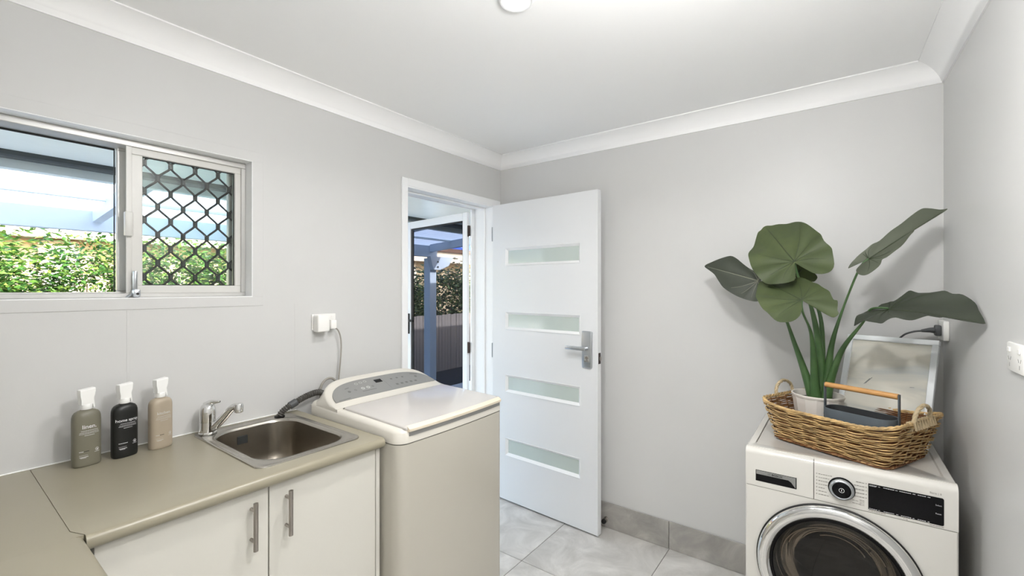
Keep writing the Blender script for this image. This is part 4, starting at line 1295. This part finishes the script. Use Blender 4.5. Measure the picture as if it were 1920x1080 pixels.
plant = thing('potted_plant', 'tall green elephant ear plant growing from the white faceted pot', 'plant', (PW[0], PW[1], PW[2] + PH - .02))
PB = Vector((PW[0], PW[1], PW[2] + PH - .02))
LEAVES = [((-0.151, 2.176, 1.581),(-0.465, 0.596, 0.655),(-0.249, -0.798, 0.549), [(-0.014, -0.0),(-0.051, -0.01),(-0.094, -0.022),(-0.115, -0.032),(-0.134, -0.05),(-0.137, -0.073),(-0.109, -0.1),(-0.055, -0.125),(-0.025, -0.131),(0.009, -0.128),(0.051, -0.136),(0.089, -0.134),(0.14, -0.125),(0.185, -0.111),(0.213, -0.096),(0.232, -0.072),(0.253, -0.048),(0.263, -0.022),(0.284, 0.0),(0.274, 0.024),(0.273, 0.04),(0.239, 0.068),(0.199, 0.093),(0.162, 0.122),(0.129, 0.134),(0.09, 0.144),(0.046, 0.146),(-0.01, 0.142),(-0.048, 0.131),(-0.067, 0.113),(-0.079, 0.083),(-0.088, 0.056),(-0.09, 0.039),(-0.044, 0.016),(-0.016, 0.006)]),((-0.12, 2.075, 1.424),(-0.708, 0.595, 0.382),(-0.1, -0.619, 0.779), [(-0.009, -0.011),(-0.043, -0.006),(-0.082, -0.001),(-0.122, 0.005),(-0.145, 0.001),(-0.147, -0.02),(-0.135, -0.027),(-0.115, -0.049),(-0.091, -0.07),(-0.077, -0.067),(-0.027, -0.094),(0.005, -0.095),(0.048, -0.101),(0.088, -0.099),(0.116, -0.083),(0.141, -0.053),(0.161, -0.018),(0.184, -0.005),(0.21, 0.0),(0.217, 0.01),(0.201, 0.037),(0.165, 0.074),(0.133, 0.095),(0.082, 0.116),(0.02, 0.133),(-0.03, 0.137),(-0.065, 0.129),(-0.077, 0.107),(-0.067, 0.07),(-0.042, 0.037),(-0.006, 0.008)]),((-0.296, 2.268, 1.503),(-0.914, 0.284, 0.29),(-0.209, -0.942, 0.262), [(-0.007, -0.013),(0.022, -0.034),(0.056, -0.043),(0.093, -0.057),(0.132, -0.074),(0.167, -0.079),(0.208, -0.058),(0.246, -0.027),(0.273, -0.0),(0.239, 0.014),(0.204, 0.027),(0.17, 0.052),(0.131, 0.076),(0.07, 0.093),(0.021, 0.098),(-0.019, 0.096),(-0.044, 0.087),(-0.06, 0.055),(-0.042, 0.024),(-0.019, 0.005)]),((0.093, 2.257, 1.589),(0.759, 0.241, 0.605),(-0.198, -0.799, 0.568), [(-0.001, 0.002),(-0.021, 0.011),(-0.048, 0.012),(-0.076, 0.011),(-0.059, 0.019),(-0.023, 0.028),(0.013, 0.032),(0.049, 0.035),(0.076, 0.033),(0.128, 0.042),(0.172, 0.044),(0.221, 0.05),(0.259, 0.051),(0.274, 0.039),(0.293, 0.011),(0.311, 0.0),(0.289, -0.005),(0.26, 0.003),(0.229, 0.008),(0.195, 0.011),(0.176, -0.008),(0.151, -0.018),(0.106, -0.039),(0.071, -0.051),(0.032, -0.054),(0.014, -0.053),(-0.006, -0.069),(-0.041, -0.082),(-0.064, -0.081),(-0.076, -0.067),(-0.078, -0.044),(-0.068, -0.021),(-0.05, -0.007),(-0.023, 0.002),(-0.003, -0.001)]),((0.148, 2.173, 1.393),(0.599, -0.799, -0.051),(-0.454, -0.392, 0.8), [(-0.005, 0.003),(-0.033, 0.007),(-0.056, 0.005),(-0.037, 0.023),(-0.008, 0.036),(0.01, 0.059),(0.019, 0.085),(0.039, 0.087),(0.09, 0.081),(0.118, 0.089),(0.142, 0.099),(0.168, 0.095),(0.195, 0.1),(0.239, 0.082),(0.277, 0.048),(0.33, -0.0),(0.308, -0.007),(0.282, -0.008),(0.248, -0.003),(0.216, -0.005),(0.205, -0.013),(0.17, -0.01),(0.154, -0.025),(0.137, -0.045),(0.113, -0.052),(0.088, -0.054),(0.084, -0.078),(0.08, -0.098),(0.052, -0.098),(0.025, -0.106),(-0.009, -0.103),(0.001, -0.122),(-0.007, -0.137),(-0.031, -0.113),(-0.056, -0.07),(-0.06, -0.041),(-0.046, -0.017),(-0.015, -0.006)]),((-0.143, 2.294, 1.537),(-0.883, 0.365, 0.297),(-0.204, -0.865, 0.458), [(0.012, -0.033),(-0.02, -0.032),(-0.07, -0.009),(-0.078, 0.01),(-0.073, 0.024),(-0.046, 0.027),(-0.018, 0.025),(0.013, 0.029),(0.087, 0.036),(0.159, 0.036),(0.197, 0.035),(0.227, 0.007),(0.243, -0.025),(0.224, -0.08),(0.148, -0.076),(0.065, -0.052)])]
def leaf(idx, material, vein, cup, droop, fold, rip, th=.0016):
    base, ex, n, ol = LEAVES[idx]
    base, ex, n = Vector(base), Vector(ex).normalized(), Vector(n).normalized()
    n = (n - ex * n.dot(ex)).normalized(); ey = n.cross(ex)
    dense = catmull([(x, y, 0) for x, y in ol], 3, True)
    K = len(dense); NR = 11
    ln = max(p.x for p in dense)
    def h(x, y):
        d = math.hypot(x, y)
        a_ = math.atan2(y, x)
        ripple = rip * math.cos(a_ * 9) * (d / .15) ** 1.2
        return fold * abs(y) - cup * y * y - droop * max(0, x) ** 2 + ripple - fold * .01
    vs_ = []; fs = []
    for side in (0, 1):
        o = len(vs_)
        vs_.append(base + n * (h(0, 0) - side * th))
        for r0 in range(1, NR + 1):
            t_ = r0 / NR
            for p in dense:
                x, y = p.x * t_, p.y * t_
                vs_.append(base + ex * x + ey * y + n * (h(x, y) - side * th * (1 if r0 < NR else .4)))
        for j in range(K):
            k2 = (j + 1) % K
            tri = (o, o + 1 + j, o + 1 + k2)
            fs.append(tri if not side else tri[::-1])
            for r0 in range(NR - 1):
                q = (o + 1 + r0 * K + j, o + 1 + (r0 + 1) * K + j, o + 1 + (r0 + 1) * K + k2, o + 1 + r0 * K + k2)
                fs.append(q if not side else q[::-1])
    o2_ = 1 + NR * K
    for j in range(K):
        k2 = (j + 1) % K
        a_, b_ = 1 + (NR - 1) * K + j, 1 + (NR - 1) * K + k2
        fs.append((a_, o2_ + a_, o2_ + b_, b_))
    vs_ = [v - PB for v in vs_]
    lf_ = MB().add(vs_, fs).build('leaf_blade', material, plant, 60)
    # ribs: midrib and side veins following the surface
    vm = MB()
    def rib(x0, y0, x1, y1, r0, r1, bow=0.0):
        pts, rs_ = [], []
        for i in range(13):
            t_ = i / 12
            x = x0 + (x1 - x0) * t_; y = y0 + (y1 - y0) * t_ + bow * math.sin(math.pi * t_)
            pts.append(base + ex * x + ey * y + n * (h(x, y) + .0002) - PB); rs_.append(r0 + (r1 - r0) * t_)
        vm.tube(pts, rs_, 5)
    rib(0, 0, ln * .93, 0, .0022, .0007)
    def reach(a_):
        best = 1e9
        dx, dy = math.cos(a_), math.sin(a_)
        for j in range(K):
            p, q = dense[j], dense[(j + 1) % K]
            den = dx * (q.y - p.y) - dy * (q.x - p.x)
            if abs(den) < 1e-9: continue
            t_ = (p.x * (q.y - p.y) - p.y * (q.x - p.x)) / den
            s_ = (p.x * dy - p.y * dx) / den
            if t_ > .003 and 0 <= s_ <= 1: best = min(best, t_)
        return best if best < 1e8 else .03
    for a_ in (35, 62, 95, 130, -35, -62, -95, -130):
        d = reach(R(a_)) * .82
        rib(0, 0, d * math.cos(R(a_)), d * math.sin(R(a_)), .0013, .0004, .008 if a_ > 0 else -.008)
    vm.build('leaf_veins', vein, lf_, 60)
    return base
LB = [leaf(0, 'leaf', 'vein', .55, .35, .16, .006), leaf(1, 'leaf', 'vein', .6, .3, .10, .006), leaf(2, 'leaf_dark', 'vein_light', .6, .2, .16, .003),
      leaf(3, 'leaf_grey', 'vein', 1.2, .15, .55, .004), leaf(4, 'leaf_dark', 'vein', 1.4, .25, .38, .006), leaf(5, 'leaf', 'vein', .5, .2, .10, .002)]
def petiole(path, r0, r1, sheath=True):
    pts = catmull(path, 9)
    m_ = len(pts)
    rs_ = []
    for i in range(m_):
        t_ = i / (m_ - 1)
        rr = r1 + (r0 - r1) * max(0, 1 - t_ / .62) ** 1.15
        rs_.append(rr)
    MB().tube([p - PB for p in pts], rs_, 10, True, flat=.8).build('stalk', 'stem', plant, 60)
x0_, y0_, z0_ = PB
petiole([PB + Vector((.004, .012, 0)), PB + Vector((.010, .008, .16)), PB + Vector((-.02, -.03, .38)), LB[0] + Vector((.012, .020, -.06)), LB[0] + Vector((0, .002, -.002))], .027, .0044)
petiole([PB + Vector((-.008, -.014, 0)), PB + Vector((-.012, -.03, .14)), PB + Vector((-.020, -.085, .28)), LB[1] + Vector((.004, .004, -.05)), LB[1] + Vector((0, .001, -.003))], .021, .0042)
petiole([PB + Vector((-.018, .004, 0)), PB + Vector((-.045, .004, .10)), PB + Vector((-.082, .004, .22)), PB + Vector((-.13, .02, .36)), LB[2] + Vector((.03, .01, -.05)), LB[2] + Vector((0, .004, -.002))], .021, .0042)
petiole([PB + Vector((.022, .006, 0)), PB + Vector((.036, .006, .12)), PB + Vector((.050, .004, .24)), PB + Vector((.085, .0, .38)), LB[3] + Vector((-.03, .002, -.045)), LB[3] + Vector((0, .002, -.002))], .022, .0040)
petiole([PB + Vector((.028, -.006, 0)), PB + Vector((.046, -.012, .09)), PB + Vector((.085, -.03, .22)), PB + Vector((.150, -.06, .335)), LB[4] + Vector((-.05, .02, -.004)), LB[4] + Vector((0, 0, .001))], .022, .0040)
petiole([PB + Vector((.002, .020, 0)), PB + Vector((.014, .018, .16)), PB + Vector((.006, .01, .36)), LB[5] + Vector((.012, .004, -.06)), LB[5] + Vector((0, .003, -.003))], .021, .0042)

# ------------------------------------------------------------------ slate caddy with an oak handle
cw = to_world(.066, -.036, FLOORZ)
cd = thing('caddy', 'slate grey oval caddy with an oak bar handle in the basket', 'caddy', cw, BR)
hx, hy, hz = .116, .052, .142
MB().loft([rrect(-hx + .012, hx - .012, -hy + .008, hy - .008, .040, 0, 8), rrect(-hx + .008, hx - .008, -hy + .005, hy - .005, .042, .004, 8), rrect(-hx, hx, -hy, hy, .046, hz - .002, 8), rrect(-hx + .0008, hx - .0008, -hy + .0008, hy - .0008, .0455, hz, 8),
           rrect(-hx + .0035, hx - .0035, -hy + .0035, hy - .0035, .044, hz - .0005, 8)], cap1=False).build('tray_wall', 'caddy', cd, 40)
MB().loft([rrect(-hx + .0035, hx - .0035, -hy + .0035, hy - .0035, .044, hz - .0005, 8), rrect(-hx + .012, hx - .012, -hy + .009, hy - .009, .040, .006, 8)], cap0=False, cap1=True).build('tray_inside', 'caddy_in', cd, 40)
for sx in (-1, 1):
    MB().rbox(sx * (hx + .004) - .0018, sx * (hx + .004) + .0018, -.008, .008, .085, .232, .0012, 1).build('arm', 'caddy', cd)
    MB().lathe([(0, 0), (.0045, 0), (.0045, .002), (0, .003)], 10, (sx * (hx + .006) - (.0 if sx > 0 else .003), 0, .108), 'x').build('rivet', 'satin_chrome', cd)
MB().tube([(-hx - .002, 0, .224), (hx + .002, 0, .224)], .0105, 14).build('handle_bar', 'wood', cd)

# ------------------------------------------------------------------ framed print leaning at the back of the basket
FA = R(-20.6)
fr_n = Vector((math.sin(FA), -math.cos(FA), 0))
tc_ = Vector((.172, 2.4345, 1.262))
lean = math.atan2(.150, 1.262 - (BT + FLOORZ))
fh = math.hypot(.150, 1.262 - (BT + FLOORZ)); fwid = .304
bc_ = tc_ + fr_n * .150; bc_.z = BT + FLOORZ + .003
pf = thing('picture_frame', 'white framed pale print leaning behind the caddy in the basket', 'picture frame', bc_, FA)
pf.rotation_euler = (-lean, 0, FA)
pf.rotation_mode = 'XYZ'
fb_ = MB(); bw_ = .021
for x0, x1, z0, z1 in ((-fwid / 2, fwid / 2, fh - bw_, fh), (-fwid / 2, fwid / 2, 0, bw_), (-fwid / 2, -fwid / 2 + bw_, bw_, fh - bw_), (fwid / 2 - bw_, fwid / 2, bw_, fh - bw_)):
    fb_.rbox(x0, x1, 0, .018, z0, z1, .0015, 1)
fb_.build('frame_moulding', 'frame_w', pf)
MB().box(-fwid / 2 + .015, fwid / 2 - .015, .010, .013, .015, fh - .015).build('print', 'print', pf, 0)
sl = MB()
for x, z, a_, l_ in ((-.062, .232, 35, .016), (-.056, .236, 35, .018), (.085, .232, 84, .007)):
    q = MB().box(-.0006, .0006, .0092, .0099, -l_, l_); q.xform(Matrix.Translation((x, 0, z)) @ Matrix.Rotation(R(a_), 4, 'Y')); sl.add(q.v, q.f)
tag(sl.build('print_strokes', 'caddy', pf, 0), kind='stuff')

# ------------------------------------------------------------------ outside: covered patio
gd = struct(MB().box(-30, XE, -16, 30, -.75, -.62), 'ground', 'ground', smooth=0)
struct(MB().box(-3.3, XE - .001, .9, 3.4, -.62, -.10), 'floor_landing', 'ground', smooth=0)
struct(MB().box(-10.5, -6.7, -8, 16, -.62, -.600), 'ground_shade_strip', 'shade_strip', smooth=0)  # added dark strip, coloured to stand in for the fence's shaded foot
SFX = -4.0
struct(MB().box(SFX, XE - .001, -3.0, 14.0, 2.30, 2.33), 'ceiling_patio', 'soffit', smooth=0)
struct(MB().box(SFX, HX + .4, -3.0, 14.0, 2.47, 2.55), 'roof_house', 'gutter', smooth=0)
struct(MB().box(XE, L, B + .121, 14.0, -.62, 2.30), 'wall_outside', 'cream', smooth=0)
pr = thing('patio_roof', 'pale patio roof of corrugated translucent sheet on painted beams outside', 'patio roof', (SFX, 3.0, 2.3))
def PR(mb, name, m, smooth=30):
    mb.v = [(x - SFX, y - 3.0, z - 2.3) for x, y, z in mb.v]
    return mb.build(name, m, pr, smooth)
PR(MB().rbox(SFX - .10, SFX - .001, -3.0, 14.0, 2.262, 2.315, .01, 1), 'gutter', 'gutter')
PR(MB().rbox(SFX - .16, SFX - .10, -3.0, 14.0, 2.205, 2.40, .004, 1), 'ledger_board', 'fascia')
PR(MB().rbox(SFX - .20, SFX - .16, -3.0, 14.0, 2.215, 2.25, .004, 1), 'ledger_batten', 'post_paint')
PR(MB().rbox(-6.06, -5.96, -3.0, 5.75, 2.035, 2.235, .004, 1), 'outer_beam', 'post_paint')
def rz_(x): return 2.262 + (x + 6.0) * .075
for y in (-2.0, -.35, 1.10, 2.55, 4.0, 5.60):
    rf_ = MB()
    for_ = [(-5.96, rz_(-5.96) - .14), (SFX - .2, rz_(SFX - .2) - .14), (SFX - .2, rz_(SFX - .2) - .01), (-5.96, rz_(-5.96) - .01)]
    rf_.prism(for_, lambda x, z, y=y: (x, y - .0375, z), lambda x, z, y=y: (x, y + .0375, z))
    PR(rf_, 'rafter', 'post_paint')
for x in (-5.45, -4.75):
    PR(MB().rbox(x - .02, x + .02, -3.0, 5.9, rz_(x) - .035, rz_(x) - .006, .003, 1), 'purlin', 'fascia')
sh_ = MB()
vv, ff = [], []
ny = 760
for i in range(ny + 1):
    y = -3.0 + 8.9 * i / ny
    dz = .0085 * math.sin(2 * math.pi * y / .076 * 1.0)
    for x in (SFX - .16, -5.2, -6.35):
        vv.append((x, y, rz_(x) + dz + .006))
for i in range(ny):
    for j in range(2):
        ff.append((i * 3 + j, (i + 1) * 3 + j, (i + 1) * 3 + j + 1, i * 3 + j + 1))
PR(sh_.add(vv, ff), 'corrugated_sheet', 'sheet', 60)
def post(x, y, label):
    t = thing('patio_post', label, 'post', (x, y, -.62), group='posts of the patio roof')
    MB().rbox(-.08, .08, -.08, .08, 0, 2.63, .006, 1).build('shaft', 'post_paint', t)
    MB().prism([(-.16, 2.655), (.42, 2.655), (.30, 2.50), (.08, 2.42), (-.08, 2.42)], lambda y_, z: (-.045 + .13, y_, z), lambda y_, z: (.045 + .13, y_, z)).build('bracket', 'post_paint', t, 0)
    for z in (2.47, 2.56):
        MB().lathe([(0, 0), (.016, 0), (.016, .01), (0, .012)], 12, (.18, .02, z), 'x').build('bolt', 'dark_gasket', t)
    return t
post(-6.01, 5.62, 'square pale grey patio post with bracket seen through the screen door')
post(-6.01, -1.2, 'square pale grey patio post left of the window view')

# fence palings behind the shrubs
fx = -8.0
fe = thing('paling_fence', 'weathered grey timber paling fence beyond the patio post', 'fence', (fx, 3.5, -.62))
import random as _r
rg = _r.Random(3)
pal = None
y = -3.0
while y < 12.0:
    hgt = 1.42 + rg.uniform(-.012, .012)
    if pal is None:
        o_ = MB().rbox(-.008, .008, -.049, .049, 0, 1.545, .002, 1).build('paling', 'fence', fe); pal = o_.data
    else:
        o_ = bpy.data.objects.new('paling', pal); COL.objects.link(o_); o_.parent = fe
    o_.location = (rg.uniform(-.004, .004), y - 3.5, 0); o_.scale = (1, 1, hgt / 1.545)
    o_.rotation_euler = (rg.uniform(-.004, .004), 0, rg.uniform(-.02, .02))
    y += .104
for z in (.35, 1.10): MB().rbox(-.055, -.013, -6.5, 8.4, z, z + .07, .003, 1).build('rail', 'fence', fe)

# shrubs: each a stem with its own foliage
def shrub(label, x, y, rx, ry, z0, z1, n, material, seed, ls=.075):
    rg = _r.Random(seed)
    t = thing('garden_shrub', label, 'shrub', (x, y, -.62), group='shrubs along the fence')
    mb = MB()
    zc, rz0 = (z0 + z1) / 2 + .62, (z1 - z0) / 2
    for i in range(n):
        a_ = rg.uniform(0, 2 * math.pi); u_ = rg.uniform(-1, 1); q = rg.uniform(.55, 1.04)
        c_ = (1 - u_ * u_) ** .35
        bump_ = 1 + .14 * math.sin(3 * a_ + seed) + .10 * math.sin(7 * u_ + 2 * a_ + seed)
        p = Vector((rx * q * c_ * math.cos(a_) * bump_, ry * q * c_ * math.sin(a_) * bump_, zc + rz0 * u_ * q * bump_))
        d = Vector((math.cos(a_) + rg.gauss(0, .5), math.sin(a_) + rg.gauss(0, .5), rg.uniform(-.5, .7))).normalized()
        n_ = Vector((rg.gauss(0, .6) + math.cos(a_) * .5, rg.gauss(0, .6) + math.sin(a_) * .3, 1.0))
        s_ = d.cross(n_).normalized(); n_ = s_.cross(d)
        l_ = ls * rg.uniform(.7, 1.25); w_ = l_ * rg.uniform(.2, .27)
        mb.add([p, p + d * l_ * .45 + s_ * w_ + n_ * l_ * .05, p + d * l_ - n_ * l_ * .12, p + d * l_ * .45 - s_ * w_ + n_ * l_ * .05, p + d * l_ * .5],
               [(0, 4, 1), (1, 4, 2), (0, 3, 4), (3, 2, 4)])
    tag(mb.build('foliage', material, t, 0, recalc=False), kind='stuff')
    st = MB()
    for j in range(5):
        a_ = 6.28 * j / 5
        st.tube(catmull([(.03 * math.cos(a_), .03 * math.sin(a_), 0), (rx * .2 * math.cos(a_), ry * .2 * math.sin(a_), zc * .5), (rx * .55 * math.cos(a_), ry * .55 * math.sin(a_), zc + rz0 * .3)], 5), [.022 - .0015 * i for i in range(11)], 6)
    st.build('stems', 'bark', t, 60)
shr = [(-1.0, 'bushy green shrub left of the window view'), (.35, 'bushy green shrub at the far left of the open window half'), (1.45, 'bushy green shrub in the middle of the open window half'),
       (2.5, 'bushy green shrub by the centre bar of the window'), (3.5, 'bushy green shrub behind the diamond window grille'), (4.6, 'bushy green shrub right of the window view')]
for i, (y, lb) in enumerate(shr):
    shrub(lb, -8.75, y, .58, .60, .1, 2.34 + .05 * math.sin(i * 2.1), 6400, 'hedge', 11 + i, .095)
shrub('dark glossy shrub over the fence right of the patio post', -8.75, 8.75, .55, .85, .3, 2.10, 4600, 'hedge_dark', 31, .12)
shrub('dark glossy shrub over the fence left of the patio post', -8.75, 7.2, .55, .66, .3, 1.90, 3600, 'hedge_dark', 32, .12)
shrub('dark glossy shrub at the right end of the paling fence', -8.75, 10.5, .55, .80, .3, 2.0, 2600, 'hedge_dark', 33, .12)

# neighbouring house beyond
nh = thing('neighbour_house', 'cream neighbouring house with blue roof panels beyond the fence', 'house', (-13, 6, -.62))
def NH(mb, name, m, parent=nh, smooth=0):
    mb.v = [(x + 13, y - 6, z + .62) for x, y, z in mb.v]
    return mb.build(name, m, parent, smooth)
NH(MB().box(-18, -13, -6, 20, -.62, 2.62), 'wall', 'cream')
NH(MB().box(-12.995, -12.55, -6.3, 20.3, 2.52, 2.60), 'eaves', 'cream')
NH(MB().box(-12.56, -12.40, -6.3, 20.3, 2.46, 2.86), 'fascia', 'house_trim')
NH(MB().rbox(-12.40, -12.28, -6.3, 20.3, 2.86, 2.95, .01, 1), 'gutter', 'roof')
rfh = NH(MB().prism([(-12.30, 2.90), (-18.2, 5.2), (-18.2, 5.28), (-12.28, 2.98)], lambda x, z: (x, -6.4, z), lambda x, z: (x, 20.4, z)), 'roof', 'roof')
for i in range(8):
    y0 = 7.0 + i * 1.32
    for j in range(2):
        xa = -12.42 - j * 1.5; xb = xa - 1.44
        za, zb2 = 3.06 + (-12.42 - xa) * .39, 3.06 + (-12.42 - xb) * .39
        NH(MB().add([(xa, y0, za), (xa, y0 + 1.26, za), (xb, y0 + 1.26, zb2), (xb, y0, zb2), (xa, y0, za - .04), (xa, y0 + 1.26, za - .04), (xb, y0 + 1.26, zb2 - .04), (xb, y0, zb2 - .04)],
                    [(0, 1, 2, 3), (4, 7, 6, 5), (0, 4, 5, 1), (1, 5, 6, 2), (2, 6, 7, 3), (3, 7, 4, 0)]), 'solar_panel', 'solar')
        NH(MB().add([(xa, y0 + 1.26, za + .004), (xa, y0 + 1.32, za + .004), (xb, y0 + 1.32, zb2 + .004), (xb, y0 + 1.26, zb2 + .004)], [(0, 1, 2, 3)]), 'panel_rail', 'white_line')
for y0, y1 in ((1.5, 2.1), (9.4, 11.4)):
    wf = NH(MB().box(-13.0, -12.95, y0, y1, 1.2, 2.45), 'window', 'house_trim')
    q = MB().box(-12.96, -12.94, y0 + .08, y1 - .08, 1.28, 2.37); NH(q, 'pane', 'alu', wf)
